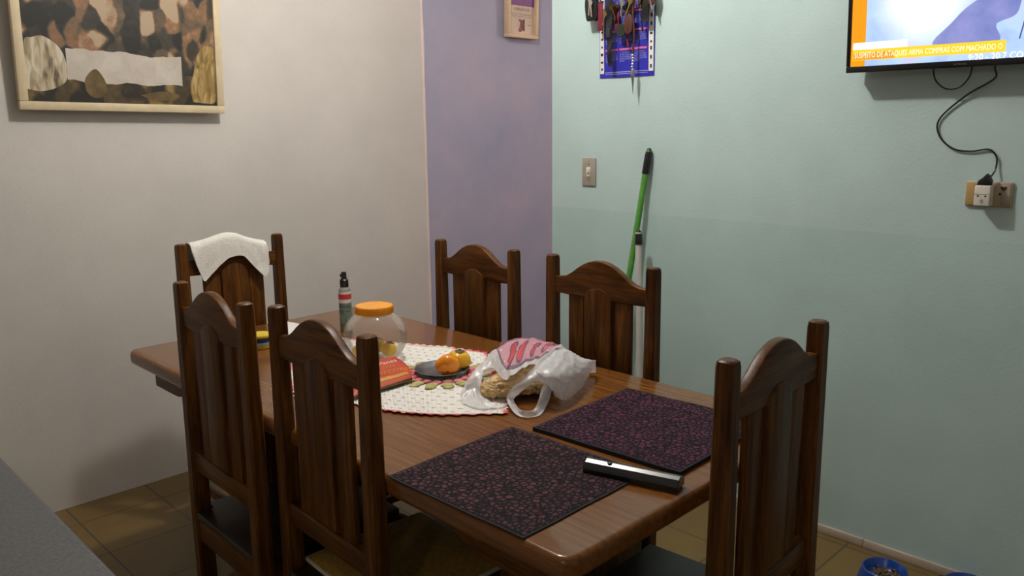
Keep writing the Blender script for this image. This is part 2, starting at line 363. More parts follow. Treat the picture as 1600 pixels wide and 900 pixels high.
    def build(s, name, mat, parent=None, sharp=40, loc=None, rot=None):
        me = bpy.data.meshes.new(name); s.bm.to_mesh(me); s.bm.free()
        me.polygons.foreach_set('use_smooth', [True]*len(me.polygons)); me.set_sharp_from_angle(angle=math.radians(sharp))
        for m in (mat if isinstance(mat, list) else [mat]): me.materials.append(m)
        o = bpy.data.objects.new(name, me); C.objects.link(o)
        if parent: o.parent = parent
        if loc: o.location = loc
        if rot: o.rotation_euler = rot
        return o

def tag(o, label, cat, group=None):
    o['label'] = label; o['category'] = cat
    if group: o['group'] = group
    return o
def thing(name, label, cat, loc=(0, 0, 0), rot=(0, 0, 0), group=None):
    o = bpy.data.objects.new(name, None); C.objects.link(o); o.empty_display_size = 0.05
    o.location = loc; o.rotation_euler = rot; return tag(o, label, cat, group)
def struct(name, mb, mat, parent=None):
    o = mb.build(name, mat, parent)
    if not parent: o['kind'] = 'structure'
    return o
def copy_tree(o, parent=None):
    c = o.copy(); C.objects.link(c); c.parent = parent
    for ch in list(o.children): copy_tree(ch, c)
    return c
def smooth_path(pts, n=8):
    P = [Vector(p) for p in pts]; out = []
    for i in range(len(P)-1):
        a, b, c, d = P[max(i-1, 0)], P[i], P[i+1], P[min(i+2, len(P)-1)]
        for k in range(n):
            t = k/n; out.append(0.5*((2*b)+(c-a)*t+(2*a-5*b+4*c-d)*t*t+(3*b-a-3*c+d)*t**3))
    out.append(P[-1]); return out
TXT = Matrix.Rotation(PI/2, 4, 'X')                       # lettering upright, facing -y
def T(x, y, z): return Matrix.Translation((x, y, z))

# ------------------------------------------------------------------ the setting
XT, YW, YP, ZC = 1.844, 2.61, 1.711, 2.95                  # right wall, far wall, end of the right wall, ceiling
XL, YB, XH = -3.3, -2.7, 4.7
struct('floor', MB().box(XL-.1, XH+.1, YB-.1, YW+.2, -.08, 0), M['floor'])
struct('ceiling', MB().box(XL-.1, XH+.1, YB-.1, YW+.2, ZC, ZC+.08), M['ceiling'])
struct('wall_far', MB().box(XL, XT, YW, YW+.15, 0, ZC), M['white_wall'])
struct('wall_far_hall', MB().box(XT, XH, YW+.02, YW+.15, 0, ZC), M['lilac'])
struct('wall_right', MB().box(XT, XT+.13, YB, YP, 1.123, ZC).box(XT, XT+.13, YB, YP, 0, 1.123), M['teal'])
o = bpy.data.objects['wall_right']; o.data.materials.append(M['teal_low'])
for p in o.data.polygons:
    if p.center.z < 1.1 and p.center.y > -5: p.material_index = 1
struct('wall_left', MB().box(XL-.1, XL, YB, YW, 0, ZC), M['white_wall'])
struct('wall_back', MB().box(XL, XH, YB-.1, YB, 0, ZC), M['white_wall'])
struct('wall_right_hall', MB().box(XH, XH+.1, YB, YW+.15, 0, ZC), M['bead'])
struct('wall_near_hall', MB().box(XT+.13, XH, .55, .65, 0, ZC), M['bead'])
# ragged plaster edge where the white wall stops at the passage
def bead(u, v):
    z = v*ZC; a = u*PI
    w = 0.010+0.004*noise.noise(Vector((0, 3, z*4)))+0.002*noise.noise(Vector((5, 1, z*23)))
    return Vector((XT-0.004+math.cos(a)*-w*1.0+0.002*noise.noise(Vector((9, 0, z*6))), YW-0.0+0.006-math.sin(a)*0.012, z))
struct('trim_1', MB().grid(bead, 6, 160), M['bead'])
bb = MB(); y = YP
while y > -1.5:
    bb.box(XT-.010, XT+.004, y-.298, y, 0, .030, .002); y -= .30
struct('baseboard_right', bb, M['base'])

# ------------------------------------------------------------------ chairs
def make_chair():
    t = thing('dining_chair', '', 'chair')
    hw, top = .192, 1.080
    for s in (-1, 1):
        def post(u, v, s=s):
            pass
        b = MB(); z0, z1 = 0.0, top
        prof = [(0.0, .0205, .023), (.42, .0205, .023), (.62, .0195, .021), (1.066, .0180, .0180), (1.077, .0165, .0165), (1.080, .013, .013)]
        bm = b.bm; rings = []
        for z, a, c in prof:
            k = .005
            pts = [(a-k, -c), (a, -c+k), (a, c-k), (a-k, c), (-a+k, c), (-a, c-k), (-a, -c+k), (-a+k, -c)]
            rings.append([bm.verts.new((s*hw+p[0], p[1], z)) for p in pts])
        for q, w in zip(rings, rings[1:]):
            for k in range(8): bm.faces.new((q[k], q[(k+1) % 8], w[(k+1) % 8], w[k]))
        bm.faces.new(rings[0]); bm.faces.new(rings[-1]); bmesh.ops.recalc_face_normals(bm, faces=bm.faces[:])
        b.build('back_post', M['wood_z'], t, 30)
    half = [(.176, 1.014), (.150, 1.0155), (.128, 1.021), (.105, 1.034), (.083, 1.050), (.060, 1.064), (.038, 1.073), (.018, 1.0775)]
    out = half+[(0, 1.0785)]+[(-x, z) for x, z in reversed(half)]+[(-.176, .962), (-.120, .960), (.120, .960), (.176, .962)]
    MB().prism(out, 'y', -.012, .012, .0045, 3).build('crest_rail', M['wood_x'], t, 35)
    MB().box(-.176, .176, -.012, .012, .545, .600, .003).build('lower_rail', M['wood_x'], t)
    pan = MB().box(-.120, -.061, -.008, .008, .592, .966, .003).box(.061, .120, -.008, .008, .592, .966, .003).box(-.0615, .0615, -.005, .005, .592, .966)
    pan.build('back_panel', M['wood_z'], t)
    arch = [(.054, .604), (.054, .955)]+[(.054*math.cos(a), .955+.040*math.sin(a)) for a in [PI*k/14 for k in range(1, 14)]]+[(-.054, .955), (-.054, .604)]
    MB().prism(arch, 'y', -.0165, .0165, .007, 2).build('raised_panel', M['wood_z'], t, 25)
    seat = [(-.171, -.022), (.171, -.022), (.171, .026), (.214, .026), (.205, .405), (-.205, .405), (-.214, .026), (-.171, .026)]
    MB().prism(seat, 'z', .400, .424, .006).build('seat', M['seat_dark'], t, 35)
    MB().box(-.171, .171, -.018, .004, .335, .399, .003).build('seat_rail', M['wood_x'], t)
    MB().box(-.170, .170, .355, .377, .335, .399, .003).build('seat_rail', M['wood_x'], t)
    for s in (-1, 1):
        MB().box(s*.19-.011, s*.19+.011, .025, .352, .335, .399, .003).build('seat_rail', M['wood_y'], t)
        MB().box(s*.19-.019, s*.19+.019, .350, .388, 0, .3995, .004).build('leg', M['wood_z'], t)
        MB().box(s*.19-.010, s*.19+.010, .024, .349, .135, .165, .003).build('stretcher', M['wood_y'], t)
    return t
spots = [('dark wooden dining chair at the far table end with a white towel over its crest', (.471, 2.090), 181.2),
         ('dark wooden chair at the table\'s left side, in front of the chair with the towel', (-.035, 1.171), -91.9),
         ('dark wooden chair on the table\'s left side with a mustard cushion, beside the red package', (-.013, .702), -92.5),
         ('dark wooden chair across the table standing before the lilac wall', (.980, 1.287), 89.1),
         ('dark wooden chair across the table standing in front of the broom handles', (.994, .739), 91.2),
         ('dark wooden chair at the near table end, right of the placemats and remote', (.504, -.090), 2.2)]
chair0 = make_chair()
for i, (lab, (x, y), a) in enumerate(spots):
    c = chair0 if i == 0 else copy_tree(chair0)
    c.location = (x, y, 0); c.rotation_euler = (0, 0, math.radians(a)); tag(c, lab, 'chair', 'carved dining chairs around the table')

# mustard cushion on the near left chair
cush = thing('seat_cushion', 'mustard yellow cushion with pale edge on the near left chair', 'cushion', (-.013, .702, .4245), (0, 0, math.radians(-92.5)))
def cpt(u, v):
    x = (u-.5)*.36; y = .03+v*.345; e = min(min(u, 1-u), min(v, 1-v))*4
    return Vector((x, y, .006+.022*min(1, e)**.5+.002*noise.noise(Vector((x*20, y*20, 0)))))
MB().grid(cpt, 24, 24, thick=-.006).build('cover', M['mustard'], cush, 60)
ring = [(-.18, .03, .007), (-.06, .028, .007), (.06, .028, .007), (.18, .03, .007), (.183, .2, .007), (.18, .375, .007), (0, .377, .007), (-.18, .375, .007), (-.183, .2, .007), (-.18, .03, .007)]
MB().tube(ring, .006, 8).build('piping', M['piping'], cush)

# towel over the far chair
def towel(u, v):
    s = -.165+.300*u                                     # along the crest, seen left to right (world x - .471)
    # crest line under the cloth
    cz = 1.072+.024*math.exp(-((s+.02)/.075)**2)-.022*max(0, (s-.02)/.12)
    # how far the front hangs
    ks = [(-.165, .012), (-.150, .06), (-.128, .128), (-.10, .108), (-.03, .070), (.035, .058), (.075, .09), (.112, .122), (.128, .10), (.136, .05)]
    for (a, p), (b, q) in zip(ks, ks[1:]):
        if s <= b+1e-6: d = p+(q-p)*(s-a)/(b-a); break
    L1 = d; L0 = .09
    w = v*(L0+.05+L1); fold = .004*math.sin(s*40+w*14)+.003*noise.noise(Vector((s*22, w*22, 2)))
    if w < L0: y, z = .022+.004*(1-w/L0), cz-.012-(L0-w)
    elif w < L0+.05:
        a = (w-L0)/.05*PI; y, z = .022*math.cos(a), cz-.012+.018*math.sin(a)
    else: y, z = -.022-.004*((w-L0-.05)/max(.01, L1)), cz-.012-(w-L0-.05)
    y += fold if y > 0 else -abs(fold)
    return Vector((.471+s, 2.090+y, z))
tag(MB().grid(towel, 44, 36, thick=.004).build('towel', M['towel'], None, 60), 'white terry towel draped over the crest of the far chair', 'towel')

# ------------------------------------------------------------------ table
tb = thing('dining_table', 'long varnished brown wooden dining table with rounded edges', 'table', (0, 0, 0))
TL, TWD, TH = 1.913, .910, .780
def rrect(x0, x1, y0, y1, r, n=6):
    out = []
    for cx, cy, a0 in ((x1-r, y0+r, -PI/2), (x1-r, y1-r, 0), (x0+r, y1-r, PI/2), (x0+r, y0+r, PI)):
        out += [(cx+r*math.cos(a0+PI/2*k/n), cy+r*math.sin(a0+PI/2*k/n)) for k in range(n+1)]
    return out
MB().prism(rrect(0, TWD, 0, TL, .035), 'z', TH-.046, TH, .014, 4).build('tabletop', M['table_top'], tb, 50)
def apron_side(x0, x1):
    yy = []
    N = 80
    for k in range(N+1):
        y = .10+k*(TL-.20)/N; q = min(y-.10, TL-.10-y)
        yy.append((y, .668+.052*(0.5-0.5*math.cos(PI*min(1, max(0, (q-.16)/.14))))))
    pts = [(.10, TH-.0465)]+yy+[(TL-.10, TH-.0465)]
    return MB().prism(pts, 'x', x0, x1, .004)
apron_side(.045, .067).build('apron', M['wood_y'], tb); apron_side(TWD-.067, TWD-.045).build('apron', M['wood_y'], tb)
for yc in (.375, 1.545):
    h = []
    for k in range(25):
        z = .09+k*(.63)/24; t_ = (z-.09)/.63
        h.append((.302-.055*math.sin(PI*t_)**2+.02*math.cos(4*PI*t_)-.02, z))
    out = [(.455+a, z) for a, z in h]+[(.455-a, z) for a, z in reversed(h)]
    MB().prism(out, 'y', yc-.021, yc+.021, .005).build('trestle_slab', M['table_leg'], tb)
    MB().box(.069, TWD-.069, yc-.032, yc+.032, .690, TH-.0465, .004).build('cross_bearer', M['wood_x'], tb)
    foot = [(.10, 0), (.20, 0), (.23, .02), (.68, .02), (.71, 0), (.81, 0), (.81, .04), (.74, .085), (.66, .10), (.25, .10), (.17, .085), (.10, .04)]
    MB().prism(foot, 'y', yc-.036, yc+.036, .006).build('foot', M['wood_x'], tb)
MB().box(.43, .48, .397, 1.523, .22, .31, .005).build('stretcher', M['wood_y'], tb)

# ------------------------------------------------------------------ counter at lower left
ct = thing('counter', 'grey speckled stone counter in the lower left foreground', 'counter', (-1.0, .4, 0))
MB().box(-.30, .405, -.95, .95, .868, .900, .006, 3).build('countertop', M['granite'], ct)
MB().box(-.27, .34, -.92, .92, 0, .867, .004).build('base_wall', M['white_wall'], ct)

# ------------------------------------------------------------------ placemats and remote
def quad_mat(c, z0, th, mt, label, group):
    P = [Vector((x, y)) for x, y in c]
    def f(u, v, zz):
        p = P[0]*(1-u)*(1-v)+P[1]*u*(1-v)+P[2]*u*v+P[3]*(1-u)*v
        w = .0015*noise.noise(Vector((p.x*9, p.y*9, z0*50)))
        return Vector((p.x+.003*noise.noise(Vector((p.x*7, p.y*7, 4))), p.y+.003*noise.noise(Vector((p.x*7, p.y*7, 8))), zz+max(0, w)))
    o = thing('placemat', label, 'placemat', (0, 0, 0), group=group)
    a = .016
    MB().grid(lambda u, v: f(a+u*(1-2*a), a+v*(1-2*a), z0+th), 40, 40, thick=.001).build('face', mt, o, 60)
    b = MB().grid(lambda u, v: f(u, v, z0+th-.0008), 40, 40, thick=th-.001); b.build('binding', M['binding'], o, 50)
    return o
quad_mat([(-.004, .485), (.006, .108), (.378, .112), (.372, .502)], TH+.0006, .0035, M['mat_a'], 'maroon black pebbled placemat nearest the camera, worn with dark smudges', 'pebbled placemats')
quad_mat([(.390, .452), (.412, .058), (.800, .070), (.776, .468)], TH+.0006, .0095, M['mat_b'], 'thick purple black pebbled placemat behind the remote, toward the aqua wall', 'pebbled placemats')

rm = thing('remote_control', 'black remote control lying across the worn placemat', 'remote', (.333, .118, TH+.0045), (0, math.radians(0), math.atan2(-.19, .055)))
sec = [(-.0225, .002), (-.021, .0), (.021, .0), (.0225, .002), (.0225, .009), (.0205, .0135), (.0125, .0206), (.0035, .0246), (-.0035, .0246), (-.0125, .0206), (-.0205, .0135), (-.0225, .009)]
MB().prism([(a, b) for a, b in sec], 'x', -.100, .100, .0012, 2).build('shell', M['gloss_black'], rm, 12)
MB().box(-.099, .099, -.0212, .0212, -.0012, -.0001, .0004).build('keypad_face', M['dark_grey'], rm)
MB().lathe([(.0055, 0), (.0055, .0012), (.004, .0018)], 16, -.048, -.004).build('cover_latch', M['black_plastic'], rm, loc=(0, 0, .0243))

# ------------------------------------------------------------------ crochet doily
def cr(P, t):
    n = len(P)-1; x = min(max(t, 0), 1)*n; i = min(int(x), n-1); f = x-i
    a, b, c, d = P[max(i-1, 0)], P[i], P[i+1], P[min(i+2, n)]
    return 0.5*((2*b)+(c-a)*f+(2*a-5*b+4*c-d)*f*f+(3*b-a-3*c+d)*f**3)
V2 = lambda *p: [Vector(q) for q in p]
Bo = V2((.125, 1.070), (.195, .925), (.235, .790), (.300, .685), (.425, .568)); To = V2((.555, 1.520), (.610, 1.395), (.674, 1.268), (.728, 1.150), (.775, 1.020))
Lo = V2((.125, 1.070), (.235, 1.300), (.365, 1.430), (.555, 1.520)); Ro = V2((.425, .568), (.530, .690), (.650, .860), (.775, 1.020))
def coons(u, v):
    b, t, l, r = cr(Bo, u), cr(To, u), cr(Lo, v), cr(Ro, v)
    return b*(1-v)+t*v+l*(1-u)+r*u-(Bo[0]*(1-u)*(1-v)+Bo[-1]*u*(1-v)+To[0]*(1-u)*v+To[-1]*u*v)
NU, NV = 110, 100; bm = bmesh.new(); uvl = bm.loops.layers.uv.new('UVMap'); el = bm.verts.layers.float.new('edge')
LU, LV = .60, .56; vs = {}
for i in range(NU+1):
    for j in range(NV+1):
        u, v = i/NU, j/NV; p = coons(u, v); e = min(u*LU, (1-u)*LU, v*LV, (1-v)*LV)
        if e < .002:                                      # scalloped rim
            ctr = Vector((.46, 1.05)); d = (p-ctr).normalized(); p = p+d*.005*math.sin((u*LU+v*LV)*2*PI/.03)
        z = TH+.0025+.0035*max(0, noise.noise(Vector((p.x*16, p.y*16, 1)))) + (.0025*math.exp(-e/.012))
        if u < .02 and v > .9: z += .0
        w = bm.verts.new((p.x, p.y, z)); w[el] = e; vs[i, j] = (w, u, v)
for i in range(NU):
    for j in range(NV):
        q = [vs[i, j], vs[i+1, j], vs[i+1, j+1], vs[i, j+1]]; f = bm.faces.new([a[0] for a in q])
        for lp, a in zip(f.loops, q): lp[uvl].uv = (a[1]*LU, a[2]*LV)
mb = MB(); mb.bm.free(); mb.bm = bm
doily = thing('table_runner', 'white crochet table mat with pink red edging under the jar and plate', 'table mat')
mb.build('crochet_cloth', M['crochet'], doily, 60)
PC = Vector((.526, .941))
mo = MB(); ml = MB()
for k in range(18):
    a = 2*PI*k/18; r = .083+.006*(k % 2)
    mo.ball((PC.x+r*math.cos(a), PC.y+r*math.sin(a), TH+.0065), .013, (1.2, 1, .38), 2)
for k in range(16):
    a = 2*PI*k/16+.1
    for rr, sz in ((.108, .0165), (.126, .015)):
        ml.ball((PC.x+rr*math.cos(a+rr), PC.y+rr*math.sin(a+rr), TH+.0055), sz, (1.25, .9, .3), 2)
mo.build('flower_petals', M['petal'], doily, 60); ml.build('flower_leaves', M['leaf'], doily, 60)

# ------------------------------------------------------------------ jar
ZT = TH+.0065
jar = thing('plastic_jar', 'round clear plastic jar with an orange screw lid', 'jar', (.490, 1.212, ZT))
prof = [(.001, .0008), (.052, .0005), (.066, .004), (.080, .018), (.0915, .040), (.0965, .066), (.0945, .090), (.086, .112), (.072, .130), (.060, .1395), (.0545, .144), (.0535, .160)]
prof = [(p.x, p.y) for p in smooth_path([(a, b, 0) for a, b in prof], 5)]
prof = [(max(.0005, a), max(.0002, b)) for a, b in prof]
MB().lathe(prof, 56, cap0=True, cap1=False).build('jar_body', M['clear'], jar, 60)
lid = [(.001, .152), (.056, .152)] and [(.0560, .143), (.0575, .1445), (.0575, .163), (.0560, .1665), (.050, .168), (.0488, .1665), (.001, .1665)]
MB().lathe(lid, 64, cap0=False, cap1=True).build('screw_lid', M['orange_lid'], jar, 40)
rb = MB()
for k in range(64):
    a = 2*PI*k/64; rb.box(-.0007, .0007, -.0009, .0009, .1455, .1620, mat=Matrix.Rotation(a, 4, 'Z') @ T(.0577, 0, 0))
rb.build('lid_ridges', M['orange_lid'], jar)
def lobed(n, amt, dimp=.25):
    def f(d):
        a = math.atan2(d.y, d.x); h = math.sqrt(max(0, 1-d.z*d.z))
        return 1+amt*math.cos(n*a)*h-dimp*max(0, abs(d.z)-.72)
    return f
def fruit(name, lab, cat, loc, rot, r, skin, n, amt, sz, group, spot=False):
    o = thing(name, lab, cat, loc, rot, group)
    MB().ball((0, 0, 0), r, (1, 1, sz), 4, lobed(n, amt)).build('flesh', skin, o, 80)
    b = MB()
    for k in range(4):
        a = PI/2*k+.4; b.ball((.006*math.cos(a), .006*math.sin(a), r*sz*.925), .0085, (1, 1, .22), 2)
    b.tube([(0, 0, r*sz*.90), (.001, 0, r*sz*.99), (.003, .001, r*sz*1.10)], [.0026, .0022, .0026], 8).build('calyx', M['calyx'], o, 60)
    if spot: MB().ball((0, 0, -r*sz*.885), .0048, (1, 1, .35), 2).build('blossom_scar', M['dark_spot'], o)
    return o
for lab, dx, dy, rr, rz in (('yellow fruit at the bottom of the jar, on its right side', .028, -.030, .024, .3), ('yellow fruit in the jar, on its left side', -.052, .012, .022, 1.2),
                            ('yellow fruit in the jar with a greenish stem, behind the others', .030, .032, .023, 2.0)):
    fruit('yellow_fruit', lab, 'fruit', (.490+dx, 1.212+dy, ZT+.0045+rr*.98+(.003 if dx < 0 else 0)), (.35*rz, .2, rz), rr, M['lemon'], 5, .04, .95, 'yellow fruits in the jar')

# ------------------------------------------------------------------ spray bottle
sb = thing('spray_bottle', 'slim clear spray bottle with black pump and red banded label', 'bottle', (.630, 1.585, TH+.0005))
MB().lathe([(.001, 0), (.0195, 0), (.0215, .003), (.0215, .140), (.0205, .148), (.0165, .155), (.0125, .159), (.0125, .166)], 32, cap0=True, cap1=False).build('bottle_body', M['clear_b'], sb, 40)
MB().lathe([(.0207, .002), (.0207, .118)], 32).build('liquid', M['label_green'], sb)
MB().lathe([(.0219, .030), (.0219, .105)], 32, cap0=False, cap1=False).build('picture_label', M['label_green'], sb)
MB().lathe([(.0220, .105), (.0220, .146)], 32, cap0=False, cap1=False).build('white_label', M['pk_white'], sb)
MB().lathe([(.0222, .118), (.0222, .136)], 32, cap0=False, cap1=False).build('red_band', M['red_print'], sb)
MB().lathe([(.0140, .160), (.0148, .161), (.0148, .184), (.0120, .187), (.0095, .190), (.0090, .206), (.0085, .212), (.003, .213)], 28, cap0=True, cap1=True).box(-.014, .0, -.004, .004, .196, .206, .001).build('pump_cap', M['black_plastic'], sb, 40)
sc = MB()
for k, (s_, sz, z) in enumerate((('Bambú', .017, .088), ('citronela', .011, .074))):
    m0 = MB(); m0.text(s_, sz, Matrix.Identity(4), align='CENTER')
    for v in m0.bm.verts:
        a = -2.25+v.co.x/.0222; v.co = Vector((.0222*math.cos(a), .0222*math.sin(a), z+v.co.y))
    sc._merge(m0.bm)
sc.build('label_script', M['black_ink'], sb)

# ------------------------------------------------------------------ tub, napkin
tu = thing('food_tub', 'small yellow lidded tub with navy label between the left chair posts', 'tub', (.318, 1.612, TH+.0005))
MB().lathe([(.001, 0), (.030, 0), (.033, .002), (.035, .036), (.001, .036)], 36).build('tub_body', M['yellow_print'], tu)
MB().lathe([(.0345, .020), (.0352, .036)], 36, cap0=False, cap1=False).build('navy_label', M['navy_print'], tu)
MB().lathe([(.0340, .012), (.0347, .0215)], 36, cap0=False, cap1=False).build('pale_label', M['sky_print'], tu)
MB().lathe([(.0362, .036), (.0370, .037), (.0370, .043), (.0355, .0455), (.033, .0455), (.032, .0445), (.001, .0445)], 40, cap0=True).build('lid', M['yellow_print'], tu)
npk = [(.552, 1.872), (.566, 1.790), (.443, 1.638), (.425, 1.744)]
def nap(u, v):
    P = [Vector(p) for p in npk]; p = P[0]*(1-u)*(1-v)+P[1]*u*(1-v)+P[2]*u*v+P[3]*(1-u)*v
    return Vector((p.x, p.y, TH+.003+.003*max(0, noise.noise(Vector((p.x*14, p.y*14, 3))))))
tag(MB().grid(nap, 16, 16, thick=.0015).build('paper_napkin', M['paper'], None, 60), 'white paper napkin behind the near left chair\'s crest', 'napkin')

# ------------------------------------------------------------------ red package
pk = thing('food_package', 'red and gold bread package lying on the crochet mat before the jar', 'package', (0, 0, 0))
PT = [Vector(p) for p in ((.414, .937, .800), (.461, 1.078, .824), (.330, 1.085, .824), (.208, .931, .797))]
def pkf(u, v, top=True):
    p = PT[0]*(1-u)*(1-v)+PT[1]*u*(1-v)+PT[2]*u*v+PT[3]*(1-u)*v
    e = min(u, 1-u, v, 1-v); puff = min(1, e/.14); out = .014*math.sin(PI*u)*(1-v)**4
    return Vector((p.x+out*.9, p.y-out*.5, p.z+.009*math.sqrt(max(0, puff))*(.8+.4*noise.noise(Vector((p.x*18, p.y*18, 6))))))
MB().grid(pkf, 24, 24).build('top_film', M['pk_red'], pk, 60)
sd = MB(); bm = sd.bm
ringT = [pkf(k/10, 0) for k in range(10)]+[pkf(1, k/10) for k in range(10)]+[pkf(1-k/10, 1) for k in range(10)]+[pkf(0, 1-k/10) for k in range(10)]
ct_ = Vector((.36, 1.03, 0))
lo = [bm.verts.new((ct_.x+(p.x-ct_.x)*.97, ct_.y+(p.y-ct_.y)*.97, TH+.0095)) for p in ringT]
mi = [bm.verts.new((ct_.x+(p.x-ct_.x)*1.015, ct_.y+(p.y-ct_.y)*1.008, (TH+.0095+p.z)/2)) for p in ringT]
hi = [bm.verts.new(p) for p in ringT]; n = len(ringT)
for q, w in ((lo, mi), (mi, hi)):
    for k in range(n): bm.faces.new((q[k], q[(k+1) % n], w[(k+1) % n], w[k]))
bm.faces.new(lo); bmesh.ops.recalc_face_normals(bm, faces=bm.faces[:]); sd.build('side_film', M['pk_side'], pk, 60)
def on_pk(m0):                                            # wrap flat lettering (x from left, y up from the near edge, metres) onto the top
    for v in m0.bm.verts:
        U = 1-min(.99, max(.01, 1-v.co.y/.165)); W = 1-min(.99, max(.01, v.co.x/.19))
        p = pkf(min(.98, max(.02, U)), min(.98, max(.02, W))); v.co = p+Vector((0, 0, .0010+v.co.z))
    return m0
def wr(s_, size, x, y): return MB().text(s_, size, T(x, y, 0))
def subdiv(m0):
    bmesh.ops.triangulate(m0.bm, faces=m0.bm.faces[:]); bmesh.ops.subdivide_edges(m0.bm, edges=[e for e in m0.bm.edges if e.calc_length() > .006], cuts=2, use_grid_fill=False); return m0
def strip(x0, x1, y0, y1):
    return MB().grid(lambda u, v: Vector((x0+(x1-x0)*u, y0+(y1-y0)*v, 0)), 24, 6)
on_pk(subdiv(wr('Panes', .030, .100, .112))).build('white_lettering', M['pk_white'], pk, 60)
g1 = on_pk(subdiv(wr('COM', .020, .105, .083))); g2 = on_pk(subdiv(wr('VITTORIO', .028, .078, .051))); g3 = on_pk(strip(.065, .180, .016, .032))
g1._merge(g2.bm)._merge(g3.bm); g1.build('gold_lettering', M['pk_gold'], pk, 60)

# ------------------------------------------------------------------ plate of fruit
pl = tag(MB().lathe([(.001, .0022), (.050, .0022), (.058, .004), (.074, .0125), (.0785, .0135), (.0795, .0125), (.076, .0105), (.060, .0015), (.052, 0), (.001, 0)], 56, cap0=True).build('metal_plate', M['plate_steel'], None, 40, (PC.x, PC.y, TH+.0105)),
         'small round steel plate on the crochet mat holding two orange fruits', 'plate')
fruit('orange_fruit', 'ripe orange fruit with a dark scar on the steel plate, nearer the camera', 'fruit', (.511, .899, TH+.0420), (math.radians(62), 0, math.radians(-45+180+8)), .0335, M['orange_fruit'], 4, .05, .84, 'orange fruits on the steel plate', True)
fruit('orange_fruit', 'yellow orange fruit with a green calyx on the steel plate, behind the other', 'fruit', (.573, .919, TH+.0425), (.15, -.1, .4), .0335, M['yellow_fruit'], 4, .05, .84, 'orange fruits on the steel plate')

# ------------------------------------------------------------------ plastic bag with bread
R1 = [(.479, .785, .800), (.526, .784, .840), (.576, .775, .875), (.653, .782, .888), (.700, .751, .890), (.715, .691, .885), (.726, .653, .875), (.751, .616, .855), (.809, .604, .830)]
R2 = [(.428, .743, .800), (.465, .743, .830), (.515, .721, .850), (.471, .629, .850), (.512, .613, .868), (.565, .599, .880), (.610, .577, .885), (.654, .551, .860), (.776, .588, .820)]
R3 = [(.411, .729, .790), (.451, .719, .800), (.435, .662, .800), (.443, .623, .790), (.464, .609, .788), (.504, .564, .860), (.530, .520, .860), (.590, .515, .840), (.725, .566, .805)]
R4 = [(.393, .704, .784), (.390, .645, .784), (.412, .622, .784), (.453, .606, .784), (.477, .607, .786), (.584, .583, .820), (.593, .562, .785), (.593, .522, .784), (.701, .561, .788)]
OF = [(.02, .03), (.04, .05), (.06, .07), (.08, .08), (.09, .07), (.09, .05), (.08, .04), (.06, .03), (.02, .015)]
R0 = [(a+dx, b+dy, .784) for (a, b, c), (dx, dy) in zip(R1, OF)]
ROWS = [[Vector(p) for p in r] for r in (R0, R1, R2, R3, R4)]
def bag_raw(u, v):                                        # u along columns 0..8, v along rows 0..4
    return cr([cr(r, u/8) for r in ROWS], v/4)
def bag_pt(u, v, off=0.0):
    p = bag_raw(u, v); e = .02
    du = bag_raw(min(8, u+e), v)-bag_raw(max(0, u-e), v); dv = bag_raw(u, min(4, v+e))-bag_raw(u, max(0, v-e))
    n_ = du.cross(dv)
    n_ = n_.normalized() if n_.length > 1e-9 else Vector((0, 0, 1))
    if n_.z < 0: n_ = -n_
    q = Vector((u*1.3, v*1.3, 2.0)); cre = abs(noise.noise(q*1.3))*.009+abs(noise.noise(q*2.7))*.005+noise.noise(q*5.1)*.0015
    k = 0 if v > 3.9 or v < .1 else 1
    w = p+n_*((.004-cre)*k+off); w.z = max(w.z, TH+.0085); return w
bag = thing('plastic_bag', 'crumpled white plastic bag with pink and red print, open over brown paper', 'bag')
hole = lambda u, v: (1.55 < u*8 < 4.98 and 2.02 < v*4 < 3.0) or (3.95 < u*8 < 5.0 and 2.95 < v*4)
MB().grid(lambda u, v: bag_pt(u*8, v*4), 96, 48, skip=hole).build('bag_body', M['bag'], bag, 180)
rib = [(.713, .641, .884), (.640, .607, .886), (.583, .580, .884), (.492, .553, .866), (.468, .580, .835), (.466, .602, .806), (.448, .571, .793), (.436, .534, .789), (.462, .510, .789), (.529, .546, .796), (.574, .575, .812), (.590, .578, .835), (.600, .570, .860)]
hp = smooth_path(rib, 8)
def ribbon(u, v):
    i = u*(len(hp)-1); k = min(int(i), len(hp)-2); p = hp[k].lerp(hp[k+1], i-k); d = (hp[k+1]-hp[k]).normalized()
    s_ = d.cross(Vector((.55, .6, -.45))).normalized(); w = .011+.003*math.sin(u*9)
    q = p+s_*w*(v-.5)*2+Vector((-.4, -.45, .6))*.004*math.sin(v*PI*2+u*14); q.z = max(q.z, TH+.004); return q
MB().grid(ribbon, 100, 6).build('carry_handle', M['bag'], bag, 180)
